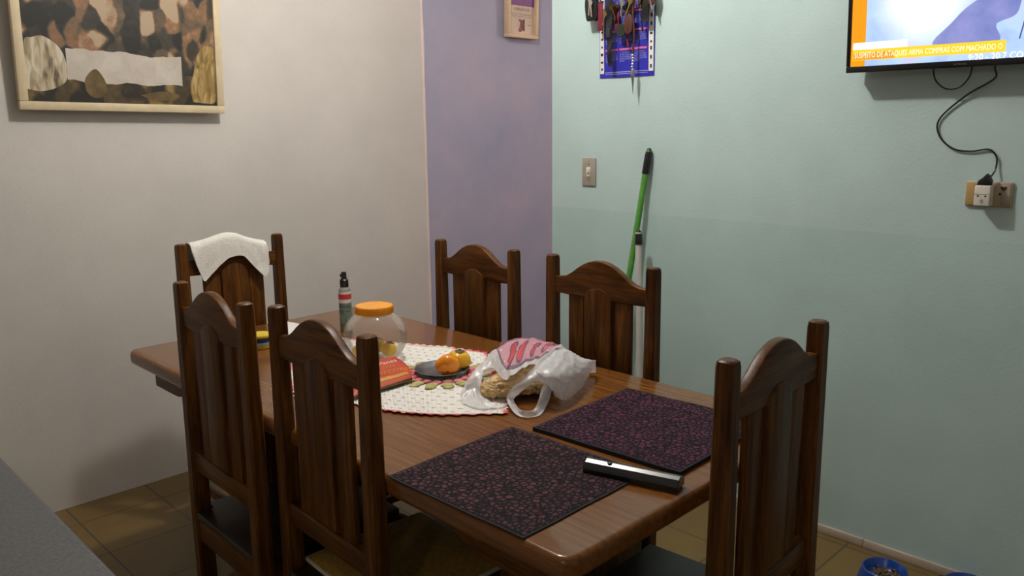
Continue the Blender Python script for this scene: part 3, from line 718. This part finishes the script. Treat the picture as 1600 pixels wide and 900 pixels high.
# the print on the upper side of the film
def on_bag(m0):
    for v in m0.bm.verts: v.co = bag_pt(v.co.x, v.co.y, .0012+v.co.z)
    return m0
def blob(pts, z=0.0, n=10):
    m0 = MB(); b = m0.bm; P = smooth_path([(x, y, 0) for x, y in pts]+[(pts[0][0], pts[0][1], 0)], n)[:-1]
    c = sum(P, Vector())/len(P)
    prev = [b.verts.new((p.x, p.y, z)) for p in P]
    for s_ in (.8, .6, .4, .2):
        cur = [b.verts.new((c.x+(p.x-c.x)*s_, c.y+(p.y-c.y)*s_, z)) for p in P]
        for k in range(len(P)): b.faces.new((prev[k], prev[(k+1) % len(P)], cur[(k+1) % len(P)], cur[k]))
        prev = cur
    b.faces.new(prev); return m0
def line(pts, w, z=0.0, n=10):
    P = smooth_path([(x, y, 0) for x, y in pts], n); m0 = MB(); b = m0.bm; pr = None
    for i, p in enumerate(P):
        d = (P[min(i+1, len(P)-1)]-P[max(i-1, 0)]).normalized(); s_ = Vector((-d.y, d.x, 0))*w
        c = (b.verts.new(p+s_+Vector((0, 0, z))), b.verts.new(p-s_+Vector((0, 0, z))))
        if pr: b.faces.new((pr[0], c[0], c[1], pr[1]))
        pr = c
    return m0
oval = [(2.25, 1.30), (2.6, 1.62), (3.3, 1.78), (4.2, 1.80), (5.0, 1.74), (5.75, 1.52), (5.9, 1.22), (5.2, 1.04), (4.2, 1.02), (3.2, 1.05), (2.5, 1.12)]
on_bag(blob(oval)).build('pink_oval_print', M['bag_pink'], bag, 180)
on_bag(line(oval+[oval[0], oval[1]], .035, .0004)).build('oval_outline_print', M['bag_line'], bag, 180)
rd = MB(); ln = MB()
glyphs = [[(3.05, 1.66), (3.12, 1.50), (3.05, 1.34), (3.2, 1.24), (3.42, 1.22), (3.34, 1.38), (3.42, 1.50), (3.30, 1.68), (3.15, 1.74)], [(3.56, 1.66), (3.60, 1.36), (3.78, 1.22), (3.96, 1.24), (3.90, 1.5), (3.86, 1.70), (3.7, 1.72)],
          [(4.32, 1.62), (4.36, 1.36), (4.50, 1.22), (4.62, 1.30), (4.50, 1.5), (4.52, 1.66), (4.42, 1.70)], [(4.86, 1.54), (4.92, 1.30), (5.05, 1.18), (5.5, 1.14), (5.46, 1.24), (5.14, 1.34), (5.10, 1.5), (4.98, 1.58)]]
for g_ in glyphs:
    rd._merge(on_bag(blob(g_, .0006)).bm); ln._merge(on_bag(line(g_+[g_[0]], .028, .001)).bm)
rd.build('red_letters_print', M['bag_red'], bag, 180); ln.build('letter_outline_print', M['bag_line'], bag, 180)
# crumpled paper with bread inside
def crum(seed, amp=.28):
    def f(d):
        q = d*2.2+Vector((seed, seed*1.7, 0)); return 1+amp*(abs(noise.noise(q))*-1.4+.35)+.10*noise.noise(q*3.1)+.05*abs(noise.noise(q*7))
    return f
br = MB()
for c, r, s_, sd_ in (((.488, .690, TH+.026), .036, (1.0, 1.0, .6), 2.2), ((.520, .668, TH+.034), .050, (1.0, 1.0, .62), 1.3), ((.575, .640, TH+.040), .052, (1.0, .95, .72), 4.1), ((.618, .660, TH+.040), .050, (1, 1, .75), 7.7), ((.665, .660, TH+.036), .046, (1, 1, .7), 9.2)):
    br.ball(c, r, s_, 5, crum(sd_))
for v in br.bm.verts: v.co.z = max(v.co.z, TH+.0095)
tag(br.build('paper_wrap', M['kraft'], None, 22), 'crumpled brown paper wrapping inside the mouth of the plastic bag', 'paper wrapping')

# ------------------------------------------------------------------ television on the right wall
tv = thing('television', 'black wall mounted flat television showing a news broadcast', 'television', (XT-.075, .0185, 1.640), (math.radians(0), 0, -PI/2))
TWH, TVH = .338, .425
tvb = thing  # local frame: x to the right along the wall, y into the wall, z up
tilt = Matrix.Rotation(math.radians(4), 4, 'X')
def tvp(mb_, name, mat_, parent=tv):
    mb_.bm.transform(tilt); return mb_.build(name, mat_, parent)
b = MB(); bz = .0105
b.prism(rrect(-TWH, TWH, 0, TVH, .004, 3), 'y', .004, .040, .002)
tvp(b, 'back_shell', M['black_plastic'])
fr = MB().box(-TWH, TWH, -.006, .006, 0, .019, .0015).box(-TWH, TWH, -.006, .006, TVH-bz, TVH, .0015).box(-TWH, -TWH+.0125, -.006, .006, .0195, TVH-bz-.0005, .0015).box(TWH-.0125, TWH, -.006, .006, .0195, TVH-bz-.0005, .0015)
tvp(fr, 'bezel', M['gloss_black'])
SX, SZ = -TWH+.0126, .0192                                # screen's lower left corner
W_, H_ = 2*TWH-.0252, TVH-bz-.0195
scr = MB().grid(lambda u, v: Vector((u*W_, 0, v*H_)), 2, 2)
so = scr.build('screen', M['screen'], tv); so.matrix_local = tilt @ T(SX, -.0015, SZ)
def lay(mb_, name, mat_, y): 
    o = mb_.build(name, mat_, so); o.location = (0, y, 0); return o
lay(MB().box(0, .045, -.0002, 0, 0, H_), 'orange_side_band', M['em_orange'], -.0003)
fig = [(.253, .071), (.256, .045), (.415, .045), (.412, .088), (.419, .100), (.460, .117), (.472, .162), (.478, .200), (.440, .185), (.400, .172), (.364, .168), (.325, .142), (.292, .107)]
fig = [(p.x, p.y) for p in smooth_path([(a, b, 0) for a, b in fig]+[fig[0]+(0,)], 5)[:-1]]
lay(MB().prism(fig, 'y', -.0002, 0), 'slate_figure', M['em_shape'], -.0003)
lay(MB().tube(smooth_path([(.500, 0, .26), (.492, 0, .17), (.484, 0, .11), (.473, 0, .05)], 6), .0022, 6), 'dark_stroke', M['em_dark'], -.0006)
lay(MB().box(.006, .440, -.0003, 0, .018, .050), 'caption_banner', M['em_yellow'], -.0006)
lay(MB().box(.008, .135, -.0003, 0, .0195, .042), 'caption_banner_end', M['em_amber'], -.0010)
lay(MB().box(.006, .172, -.0003, 0, .051, .072), 'headline_tab', M['em_white'], -.0006)
lay(MB().text('MOMENTO AO VIVO', .012, T(.014, 0, .057) @ TXT, width=.085), 'headline_letters', M['em_grey'], -.0016)
lay(MB().text('SUSPEITO DE ATAQUES ARMA COMPRAS COM MACHADO O', .0235, T(.012, 0, .0255) @ TXT, width=.420), 'caption_letters', M['em_text'], -.0018)
lay(MB().text('9:20 - 20.7 COPINHA', .0265, T(.345, 0, -.002) @ TXT, width=.210), 'clock_letters', M['em_white'], -.0020)
lg = MB().text('SAMSUNG', .0078, T(0, -.0064, .0068) @ TXT, align='CENTER', width=.036); tvp(lg, 'bezel_lettering', M['steel'])
MB().box(-.09, .09, .044, .075, .12, .30, .003).build('wall_bracket', M['steel'], tv)
cord = [(-.086, .028, .02), (-.084, .030, -.004), (-.078, .034, -.030), (-.060, .040, -.052), (-.036, .044, -.061), (-.008, .044, -.054), (.014, .038, -.030), (.022, .032, -.004), (.022, .028, .02)]
lp = MB().tube(smooth_path(cord, 6), .0022, 8); lp.build('antenna_cable', M['black_plastic'], tv)
def wl(px_y, z, d=.006): return (-(px_y-.0185), .075-d, z-1.640)
pc = [(.085, .030, .015), (.083, .032, -.006), wl(-.062, 1.605, .030), wl(.015, 1.560, .010), wl(.085, 1.492), wl(.081, 1.440), wl(.040, 1.402), wl(-.010, 1.394), wl(-.060, 1.400), wl(-.083, 1.378), wl(-.085, 1.345, .010), wl(-.080, 1.325, .022), wl(-.074, 1.316, .030)]
MB().tube(smooth_path(pc, 8), .0026, 8).build('power_cord', M['black_plastic'], tv)
o = MB().prism([(-.020, 0), (.018, 0), (.020, .012), (.012, .028), (.004, .034), (-.006, .022), (-.018, .012)], 'y', -.014, .008, .004).build('power_plug', M['black_plastic'], tv); o.location = wl(-.068, 1.2965, .034)

# outlet with adapter
ol = thing('wall_outlet', 'yellowed wall outlet plate with a heart sticker under the television cord', 'outlet', (XT, -.0725, 1.267), (0, 0, -PI/2))
MB().box(-.0635, .0635, -.009, 0, -.0375, .0375, .003, 3).build('cover_plate', M['beige_plastic'], ol)
MB().box(-.0615, -.030, -.0112, -.0088, -.034, .034, .001).build('blank_insert', M['tan_plastic'], ol)
MB().box(.034, .0585, -.0112, -.0088, -.033, .034, .001).build('outlet_insert', M['grey_beige'], ol)
hp_ = [(16*math.sin(a)**3*.00055, (13*math.cos(a)-5*math.cos(2*a)-2*math.cos(3*a)-math.cos(4*a))*.00052) for a in [2*PI*k/28 for k in range(28)]]
MB().prism([(x+.040, z+.019) for x, z in hp_], 'y', -.0124, -.0113).build('heart_sticker', M['heart'], ol)
MB().lathe([(.004, 0), (.004, .0014)], 16).build('dark_sticker', M['heart'], ol, loc=(.031, -.0088, .002), rot=(PI/2, 0, 0))
ad = thing('plug_adapter', 'white two pin plug adapter in the wall outlet below the black plug', 'adapter', (XT, -.067, 1.267), (0, 0, -PI/2))
MB().box(-.022, .022, -.052, -.0122, -.033, .0285, .004, 3).build('adapter_body', M['white_plastic'], ad)
hl = MB()
for s_ in (-1, 1): hl.ball((s_*.010-.001, -.0521, -.003), .0028, (1, .4, 1), 2)
hl.build('pin_holes', M['black_ink'], ad)
MB().box(-.021, .021, -.0528, -.0518, .002, .0035).box(-.004, .004, -.0528, -.0518, -.024, -.013).build('moulded_ridges', M['grey_beige'], ad)

# light switch
sw = thing('light_switch', 'beige single light switch plate on the aqua wall', 'switch', (XT, 1.4905, 1.285), (0, 0, -PI/2))
MB().box(-.0375, .0375, -.007, 0, -.060, .060, .0025, 3).build('cover_plate', M['grey_beige'], sw)
MB().box(-.011, .011, -.0105, -.0068, -.020, .020, .001).box(-.008, .008, -.016, -.0100, -.004, .016, .002).build('toggle', M['white_plastic'], sw)
for s_ in (-1, 1): MB().lathe([(.0035, 0), (.0035, .0012), (.001, .0018)], 14).build('screw', M['brass'], sw, loc=(0, -.0068, s_*.033), rot=(PI/2, 0, 0))

# ------------------------------------------------------------------ brooms
def pole(name, label, top, bot, r, mt, capz, head):
    a, b = Vector(bot), Vector(top); d = (b-a).normalized(); L = (b-a).length
    o = thing(name, label, 'broom', a, d.to_track_quat('Z', 'Y').to_euler(), 'broom handles leaning on the aqua wall')
    MB().tube([(0, 0, .10), (0, 0, L-.01)], r, 18).build('handle', mt, o)
    cb = MB().lathe([(r*1.18, L-capz), (r*1.22, L-capz+.004), (r*1.16, L-.030), (r*.95, L-.012), (r*.55, L-.002), (r*.1, L)], 20)
    cb.build('grip_cap', M['black_plastic'], o)
    tr = MB(); tr.tube([(0.0, r*.9*math.cos(q)*.75, L-.018+.009*math.sin(q)) for q in [2*PI*k/14 for k in range(15)]], .0016, 6)
    tr.build('hang_hole', M['dark_grey'], o, loc=(-r*.55, -r*.55, 0), rot=(0, 0, PI/4))
    hb = MB()
    hb.box(-.028, .028, -.085, .085, .075, .115, .008); hb.build('head_block', M['black_plastic'], o)
    bs = MB().box(-.024, .024, -.080, .080, .012, .074, .004); bs.build('bristles', M['bristle'], o)
    return o
pole('broom', 'green broom handle with black cap leaning on the aqua wall', (1.828, 1.166, 1.392), (1.69, 1.300, 0.0), .0125, M['green_pole'], .105, 1)
pole('squeegee', 'white broom handle with black cap, shorter, beside the green handle', (1.765, 1.166, 1.066), (1.720, 1.095, 0.0), .0135, M['white_pole'], .060, 2)

# ------------------------------------------------------------------ pet bowls
def bowl(label, x, y):
    o = thing('pet_bowl', label, 'bowl', (x, y, 0), group='blue pet bowls by the aqua wall'); o.scale = (.86, .86, .9)
    MB().lathe([(.060, .004), (.092, 0), (.096, .003), (.088, .030), (.081, .055), (.079, .059), (.075, .060), (.071, .056), (.064, .034), (.052, .020), (.001, .018)], 48, cap0=False, cap1=True).build('bowl_shell', M['blue_bowl'], o, 50)
    k = MB()
    for i in range(70):
        a = random.random()*2*PI; r = .054*math.sqrt(random.random())
        k.ball((r*math.cos(a), r*math.sin(a), .030+random.random()*.008), .0075, (1, 1, .6), 1)
    ko = k.build('kibble', M['kibble'], o, 60); ko['kind'] = 'stuff'
    return o
bowl('blue plastic pet bowl of kibble on the floor beside the baseboard', 1.655, .070)
bowl('second blue pet bowl at the bottom edge, right of the other bowl', 1.742, -.155)

# ------------------------------------------------------------------ pictures
pi = thing('framed_picture', 'large cream framed brown picture on the white wall', 'picture', (-.056, YW-.052, 1.5590), (math.radians(2.0), math.radians(.8), 0))
PW, PH = .772, .56
fw = .031
frm = MB().box(0, PW, 0, .028, 0, fw, .004).box(0, PW, 0, .028, PH-fw, PH, .004).box(0, fw, 0, .028, fw+.0004, PH-fw-.0004, .004).box(PW-fw, PW, 0, .028, fw+.0004, PH-fw-.0004, .004)
frm.build('frame', M['cream_frame'], pi)
cv = MB().box(fw-.002, PW-fw+.002, .010, .024, fw-.002, PH-fw+.002).build('print', M['painting'], pi)
def pshape(pts, name, mt, y): return MB().prism([(p.x, p.y) for p in smooth_path([(a, b, 0) for a, b in pts]+[pts[0]+(0,)], 5)[:-1]], 'y', y, .0099).build(name, mt, cv)
pshape([(.032, .075), (.075, .068), (.125, .080), (.165, .110), (.170, .165), (.150, .225), (.100, .262), (.060, .255), (.034, .235)], 'pale_drapery', M['cream_p'], .0095)
pshape([(.640, .045), (.690, .040), (.736, .050), (.739, .150), (.738, .255), (.700, .270), (.668, .230), (.650, .165), (.632, .105)], 'ochre_drapery', M['ochre_p'], .0095)
pshape([(.23, .075), (.25, .052), (.285, .052), (.305, .085), (.298, .12), (.272, .155), (.245, .14), (.228, .11)], 'bronze_vessel', M['bronze_p'], .0093)
pshape([(.43, .065), (.49, .045), (.56, .05), (.585, .07), (.52, .082)], 'bronze_dish', M['bronze_p'], .0093)

sp = thing('framed_note', 'small blond framed card with violet top on the lilac wall', 'picture', (2.442, YW-.024, 1.978), (0, math.radians(-.5), 0))
sp.rotation_euler = (math.radians(1.5), 0, 0)
SW, SH, f2 = .247, .42, .022
MB().box(0, SW, 0, .040, 0, f2, .003).box(0, SW, 0, .040, SH-f2, SH, .003).box(0, f2, 0, .040, f2+.0004, SH-f2-.0004, .003).box(SW-f2, SW, 0, .040, f2+.0004, SH-f2-.0004, .003).build('frame', M['blond_frame'], sp)
card = MB().box(f2-.002, SW-f2+.002, .020, .034, f2-.002, SH-f2+.002).build('card', M['cloth_beige'], sp)
MB().box(f2-.001, SW-f2+.001, .0185, .0199, .178, SH-f2).build('violet_panel', M['violet'], card)
MB().text('A BENÇÃO DA', .021, T(SW/2, .0194, .152) @ TXT, align='CENTER', width=.125).build('title_letters', M['black_ink'], card)
MB().text('nossa casa guarda\ncom amor e paz', .012, T(SW/2, .0194, .128) @ TXT, align='CENTER', width=.17).build('verse_letters', M['smudge'], card)
pp = [(.098, .040), (.115, .034), (.135, .045), (.148, .040), (.150, .075), (.145, .108), (.130, .098), (.112, .104), (.100, .100), (.112, .088), (.108, .062)]
MB().prism([(p.x, p.y) for p in smooth_path([(a, b, 0) for a, b in pp]+[pp[0]+(0,)], 4)[:-1]], 'y', .0186, .0199).build('flower_picture', M['smudge'], card)
MB().text('1 Pedro', .012, T(.165, .0194, .072) @ TXT).build('signature_letters', M['black_ink'], card)

# ------------------------------------------------------------------ calendar, key rack and keys
CY, CZ, CW, CH = 1.437, 1.676, .276, .42
ca = thing('wall_calendar', 'blue paper wall calendar hanging behind the bunches of keys', 'calendar', (XT-.001, CY, CZ), (0, math.radians(-.8), -PI/2))
ca.rotation_euler = (0, 0, -PI/2)
MB().grid(lambda u, v: Vector((u*CW, -.001-.004*math.sin(PI*v)-.002*math.sin(u*3), v*CH)), 12, 12, thick=.0008).build('sheet', M['cal_blue'], ca, 60)
st = MB()
def cyp(x, z): u, v = x/CW, z/CH; return -.001-.004*math.sin(PI*v)-.002*math.sin(u*3)-.0014
def patch(m0, x0, x1, z0, z1): return m0._merge(MB().grid(lambda u, v: Vector((x0+(x1-x0)*u, cyp(x0+(x1-x0)*u, z0+(z1-z0)*v), z0+(z1-z0)*v)), 2, 8).bm)
patch(st, .003, .024, .018, CH-.01); patch(st, CW-.026, CW-.003, .018, CH-.01); st.build('white_margins', M['paper'], ca)
ic = MB()
for s_, x in enumerate((.0135, CW-.0145)):
    z = .03
    while z < CH-.03:
        k = random.choice([.006, .008, .010]); w = random.choice([.004, .006])
        ic.box(x-w, x+w, cyp(x, z)-.0008, cyp(x, z)-.0003, z, z+k*1.4, .0); z += .026+random.random()*.010
ic.build('margin_emblems', M['black_ink'], ca)
mons = ['JAN', 'FEV', 'MAR', 'ABR', 'MAI', 'JUN', 'JUL', 'AGO', 'SET', 'OUT', 'NOV', 'DEZ']
days = '  1  2  3  4  5  6  7\n 8  9 10 11 12 13 14\n15 16 17 18 19 20 21\n22 23 24 25 26 27 28\n29 30 31'
for r in range(4):
    for c in range(3):
        x = .032+c*.073; z = .106+(r)*.073
        hd = MB(); nm = MB()
        hd.grid(lambda u, v: Vector((x+.064*u, cyp(x+.064*u, z+.008*v)-.0003, z+.008*v)), 2, 2)
        m0 = MB().text(days, .0085, T(x+.002, 0, z-.011) @ TXT, width=.060)
        for v in m0.bm.verts: v.co.y = cyp(v.co.x, v.co.z)-.0003
        nm._merge(m0.bm)
        m0 = MB().text(mons[9-r*3+c], .0085, T(x+.022, 0, z+.001) @ TXT)
        for v in m0.bm.verts: v.co.y = cyp(v.co.x, v.co.z)-.0008
        nm._merge(m0.bm)
        hd.build('month_bar', M['cal_pink'], ca); nm.build('day_numbers', M['cal_text'], ca)
fl = MB(); patch(fl, .03, CW-.03, .020, .0225); patch(fl, .03, CW-.03, .013, .0150); fl.build('footer_lines', M['cal_text'], ca)

KPX = [936, 944, 951, 958, 965, 974, 984, 990, 996, 1003, 1009, 1015, 1021, 1028]
kr = thing('key_rack', 'wooden key rack above the calendar with hanging keys', 'key rack', (XT, 1.30, 2.02), (0, 0, -PI/2))
MB().box(-.20, .20, -.016, 0, .0, .07, .004).build('rack_board', M['wood_x'], kr)
HK = [1.30-(1.469-(px-930)*.00321) for px in KPX]
for h in HK: MB().tube([(h, -.014, .02), (h, -.030, .016), (h, -.040, .006), (h, -.046, .010), (h, -.046, .020)], .002, 6).build('hook', M['brass'], kr)
KY = lambda px: 1.469-(px-930)*.00321
KZ = lambda py: 1.678+(122-py)*.00257
def key_mesh(m0, x, z, L, rot=0.0, y=0.0):
    R_ = T(x, y, z) @ Matrix.Rotation(rot, 4, 'Y')
    pr = [(.010*math.cos(a), -.010+.010*math.sin(a)) for a in [PI/2+2*PI*k/18 for k in range(-6, 7)]]
    pr = [(.0045, -.019), (.009, -.014), (.0105, -.008), (.007, -.001), (0, .001), (-.007, -.001), (-.0105, -.008), (-.009, -.014), (-.0045, -.019), (-.0032, -.021), (-.0032, -L+.003), (0, -L), (.003, -L+.002), (.003, -L+.007), (.0018, -L+.009), (.003, -L+.012), (.0018, -L+.015), (.003, -L+.018), (.003, -.022)]
    return m0.prism(pr, 'y', -.0011, .0011, 0, mat=R_)
def ring_mesh(m0, x, z, r=.011, y=0.0): return m0.tube([(x+.0*k, y+r*math.sin(2*PI*k/18)*.5+r*math.sin(2*PI*k/18)*.4, z+r*math.cos(2*PI*k/18)) for k in range(19)], .0011, 6)
def bunch(label, px, group='key bunches on the rack', yoff=-.046, cat='keys', name='key_bunch'):
    o = thing(name, label, cat, (XT+yoff, KY(px), 2.025), (0, 0, -PI/2), group)
    ring_mesh(MB(), 0, -.008).build('ring', M['chrome'], o); return o
def dz(py): return KZ(py)-2.025
# 1 black pouch with bright key
o = bunch('black key pouch with a bright silver key, leftmost on the rack', 936)
MB().prism([(p.x, p.y) for p in smooth_path([(-.026, dz(-6), 0), (-.030, dz(8), 0), (-.026, dz(22), 0), (-.018, dz(33), 0), (.006, dz(33), 0), (.026, dz(34), 0), (.036, dz(26), 0), (.030, dz(5), 0), (.018, dz(-10), 0), (-.010, dz(-13), 0), (-.026, dz(-6), 0)], 4)[:-1]], 'y', -.010, .010, .004).build('pouch', M['black_plastic'], o)
k_ = MB(); key_mesh(k_, .004, dz(-3), .074, .06, -.016); key_mesh(k_, .010, dz(3), .066, -.12, -.020); k_.build('key', M['chrome'], o)
MB().tube([(.003, -.002, -.018), (.004, -.012, dz(-4))], .0015, 6).build('link', M['chrome'], o)
# 2 red tag
o = bunch('dark red fabric key tag beside the black pouch', 951)
MB().box(-.0018, .0018, -.002, .002, dz(8), -.018).build('cord', M['red_fabric'], o)
MB().box(-.013, .013, -.003, .003, dz(50), dz(8), .003).build('fabric_tag', M['red_fabric'], o)
# 3 brass key
o = bunch('single brass key hanging high on the rack', 958, yoff=-.046)
MB().tube([(0, 0, -.018), (0, 0, dz(20))], .001, 6).build('link', M['brass'], o)
k_ = MB(); key_mesh(k_, 0, dz(20), .060, .05); key_mesh(k_, .006, dz(22), .055, .25, -.004); k_.build('key', M['brass'], o)
# 4 long black strap
o = bunch('long black wrist strap hanging over the calendar\'s left half', 965, yoff=-.046)
MB().grid(lambda u, v: Vector(((-.013-.004*math.sin(v*3))*(1-2*u)*(1-.45*v*v)+.006*v, .003*math.sin(v*20+u*2), -.018+(dz(106)+.018)*v)), 4, 30, thick=.003).build('strap', M['black_plastic'], o, 60)
MB().box(-.009, .009, -.008, .006, dz(62), dz(48), .002).build('buckle', M['dark_grey'], o)
# 5 keys with green fob
o = bunch('key bunch with a round dark green fob at mid calendar', 984, yoff=-.046)
MB().tube([(0, 0, -.018), (.004, -.003, dz(20)), (.002, 0, dz(38))], .0011, 6).build('chain', M['steel'], o)
k_ = MB(); [key_mesh(k_, a*.008, dz(6+4*a), .058, .25*a-.1, -.004*a) for a in range(-1, 2)]; k_.build('key', M['steel'], o)
MB().lathe([(.003, -.003), (.024, -.003), (.026, 0), (.024, .003), (.003, .003)], 24).build('fob', M['olive_fob'], o, loc=(.002, -.002, dz(53)), rot=(PI/2, 0, 0))
# 6 keys with leather fob
o = bunch('key bunch with a brown leather fob right of the green fob', 996, yoff=-.046)
MB().tube([(0, 0, -.018), (0, -.003, dz(32))], .0011, 6).build('chain', M['brass'], o)
k_ = MB(); [key_mesh(k_, a*.009, dz(3+3*a), .062, .22*a, -.005*a) for a in range(-1, 3)]; k_.build('key', M['brass'], o)
MB().prism([(-.012, dz(30)), (.012, dz(30)), (.021, dz(40)), (.018, dz(56)), (0, dz(61)), (-.018, dz(56)), (-.022, dz(40))], 'y', -.006, .004, .003).build('fob', M['leather'], o)
# 7 long cord with pendant tip
o = bunch('long beaded cord ending in a thin metal spike below the calendar', 1003, yoff=-.046)
MB().tube(smooth_path([(0, 0, -.018), (-.004, 0, dz(30)), (.003, 0, dz(60)), (0, 0, dz(92))], 6), .0048, 8, flat=.6).build('cord', M['leather'], o)
bd = MB()
for i in range(5): bd.ball((.002*math.sin(i), -.003, dz(92+i*4.4)), .0058, (1, .8, 1), 2)
bd.build('beads', M['chrome'], o)
MB().tube([(0, 0, dz(112)), (.001, 0, dz(116)), (.001, 0, dz(124)), (.002, 0, dz(136)), (.003, 0, dz(150))], [.006, .0085, .0075, .0035, .0006], 10).build('spike', M['steel'], o)
# 8 brass keys to the right
o = bunch('pair of brass keys near the rack\'s right end', 1009, yoff=-.046)
k_ = MB(); key_mesh(k_, -.004, dz(-4), .070, .12); key_mesh(k_, .006, dz(-2), .064, -.18, -.005); k_.build('key', M['brass'], o)
MB().tube([(0, 0, -.018), (0, 0, dz(-4))], .0011, 6).build('link', M['brass'], o)
# 9 black strap at the right edge
o = bunch('short black strap with a steel key at the calendar\'s right edge', 1021, yoff=-.046)
MB().grid(lambda u, v: Vector((-.013*(1-2*u), .002*math.sin(v*9), -.018+(dz(44)+.018)*v)), 3, 16, thick=.003).build('strap', M['black_plastic'], o, 60)
k_ = MB(); key_mesh(k_, .018, dz(4), .066, -.25, -.006); k_.build('key', M['steel'], o)

# 10 to 14: fuller bunches between the others
o = bunch('thick bunch of dark steel keys left of the black strap', 944)
MB().tube([(0, 0, -.018), (.002, .004, dz(6))], .0012, 6).build('chain', M['steel'], o)
k_ = MB(); [key_mesh(k_, a*.007, dz(6), .066+.004*a, .20*a, .004*a) for a in range(-2, 3)]; k_.build('key', M['dark_steel'], o)
o = bunch('bunch of brass and red tagged keys at the calendar\'s upper middle', 974)
MB().tube([(0, 0, -.018), (-.002, .004, dz(14))], .0012, 6).build('chain', M['brass'], o)
k_ = MB(); [key_mesh(k_, a*.008, dz(14), .064+.003*a, .24*a, .004*a) for a in range(-2, 3)]; k_.build('key', M['dark_brass'], o)
MB().box(-.010, .012, .010, .014, dz(52), dz(18), .002).build('red_tag', M['red_fabric'], o)
o = bunch('bunch of dark keys with a wine red cord left of the leather fob', 990, yoff=-.034)
MB().tube(smooth_path([(0, 0, -.018), (-.006, .006, dz(12)), (.004, .008, dz(34)), (-.002, .008, dz(62)), (.002, .008, dz(78))], 6), .0045, 8).build('cord', M['red_fabric'], o)
k_ = MB(); [key_mesh(k_, a*.008, dz(2), .070, .22*a, -.004*a) for a in range(-2, 3)]; k_.build('key', M['dark_steel'], o)
o = bunch('dark key bunch with long black cord beside the right margin', 1015)
MB().tube(smooth_path([(0, 0, -.018), (.006, .004, dz(16)), (-.003, .006, dz(36)), (.002, .006, dz(58))], 6), .004, 8).build('cord', M['black_plastic'], o)
k_ = MB(); [key_mesh(k_, a*.008, dz(0), .066, .22*a, -.004*a) for a in range(-1, 3)]; k_.build('key', M['dark_brass'], o)
o = bunch('brown leather key flap at the far right end of the rack', 1028)
MB().prism([(-.014, dz(-4)), (.020, dz(-4)), (.026, dz(10)), (.020, dz(20)), (-.008, dz(20)), (-.016, dz(10))], 'y', -.006, .004, .003).build('flap', M['leather'], o)
MB().tube([(0, 0, -.018), (.003, 0, dz(-4))], .0012, 6).build('link', M['steel'], o)
k_ = MB(); key_mesh(k_, .010, dz(16), .048, -.1); k_.build('key', M['steel'], o)

# ------------------------------------------------------------------ lights
def point(name, loc, e, c, r):
    l = bpy.data.lights.new(name, 'POINT'); l.energy = e; l.color = c; l.shadow_soft_size = r
    o = bpy.data.objects.new(name, l); C.objects.link(o); o.location = loc; return o
point('ceiling_bulb', (.75, 1.17, 2.75), 66, (1.0, .945, .885), .05)
point('kitchen_bulb', (-2.5, -1.2, 2.40), 15, (1.0, .94, .86), .08)
point('hall_bulb', (4.25, .98, 2.12), 26, (1.0, .93, .90), .10)

w = bpy.data.worlds.new('world'); bpy.context.scene.world = w; w.use_nodes = True
w.node_tree.nodes['Background'].inputs[0].default_value = (.5, .55, .6, 1); w.node_tree.nodes['Background'].inputs[1].default_value = .02

# ------------------------------------------------------------------ camera
cam = bpy.data.cameras.new('camera'); co = bpy.data.objects.new('camera', cam); C.objects.link(co)
cam.sensor_width = 36; cam.lens = 1271.797/1600*36; cam.clip_start = .02
Rv, Uv, Fv = Vector((.70775507, -.70638425, -.01020047)), Vector((.14462929, .13074668, .9808097)), Vector((.69149485, .69564832, -.19470048))
co.matrix_world = Matrix(((Rv.x, Uv.x, -Fv.x, -.91870), (Rv.y, Uv.y, -Fv.y, -.80172), (Rv.z, Uv.z, -Fv.z, 1.48236), (0, 0, 0, 1)))
S = bpy.context.scene; S.camera = co
S.view_settings.view_transform = 'Standard'; S.view_settings.look = 'None'; S.view_settings.gamma = 1; S.view_settings.exposure = 0.0
try: S.view_settings.use_curve_mapping = False
except Exception: pass
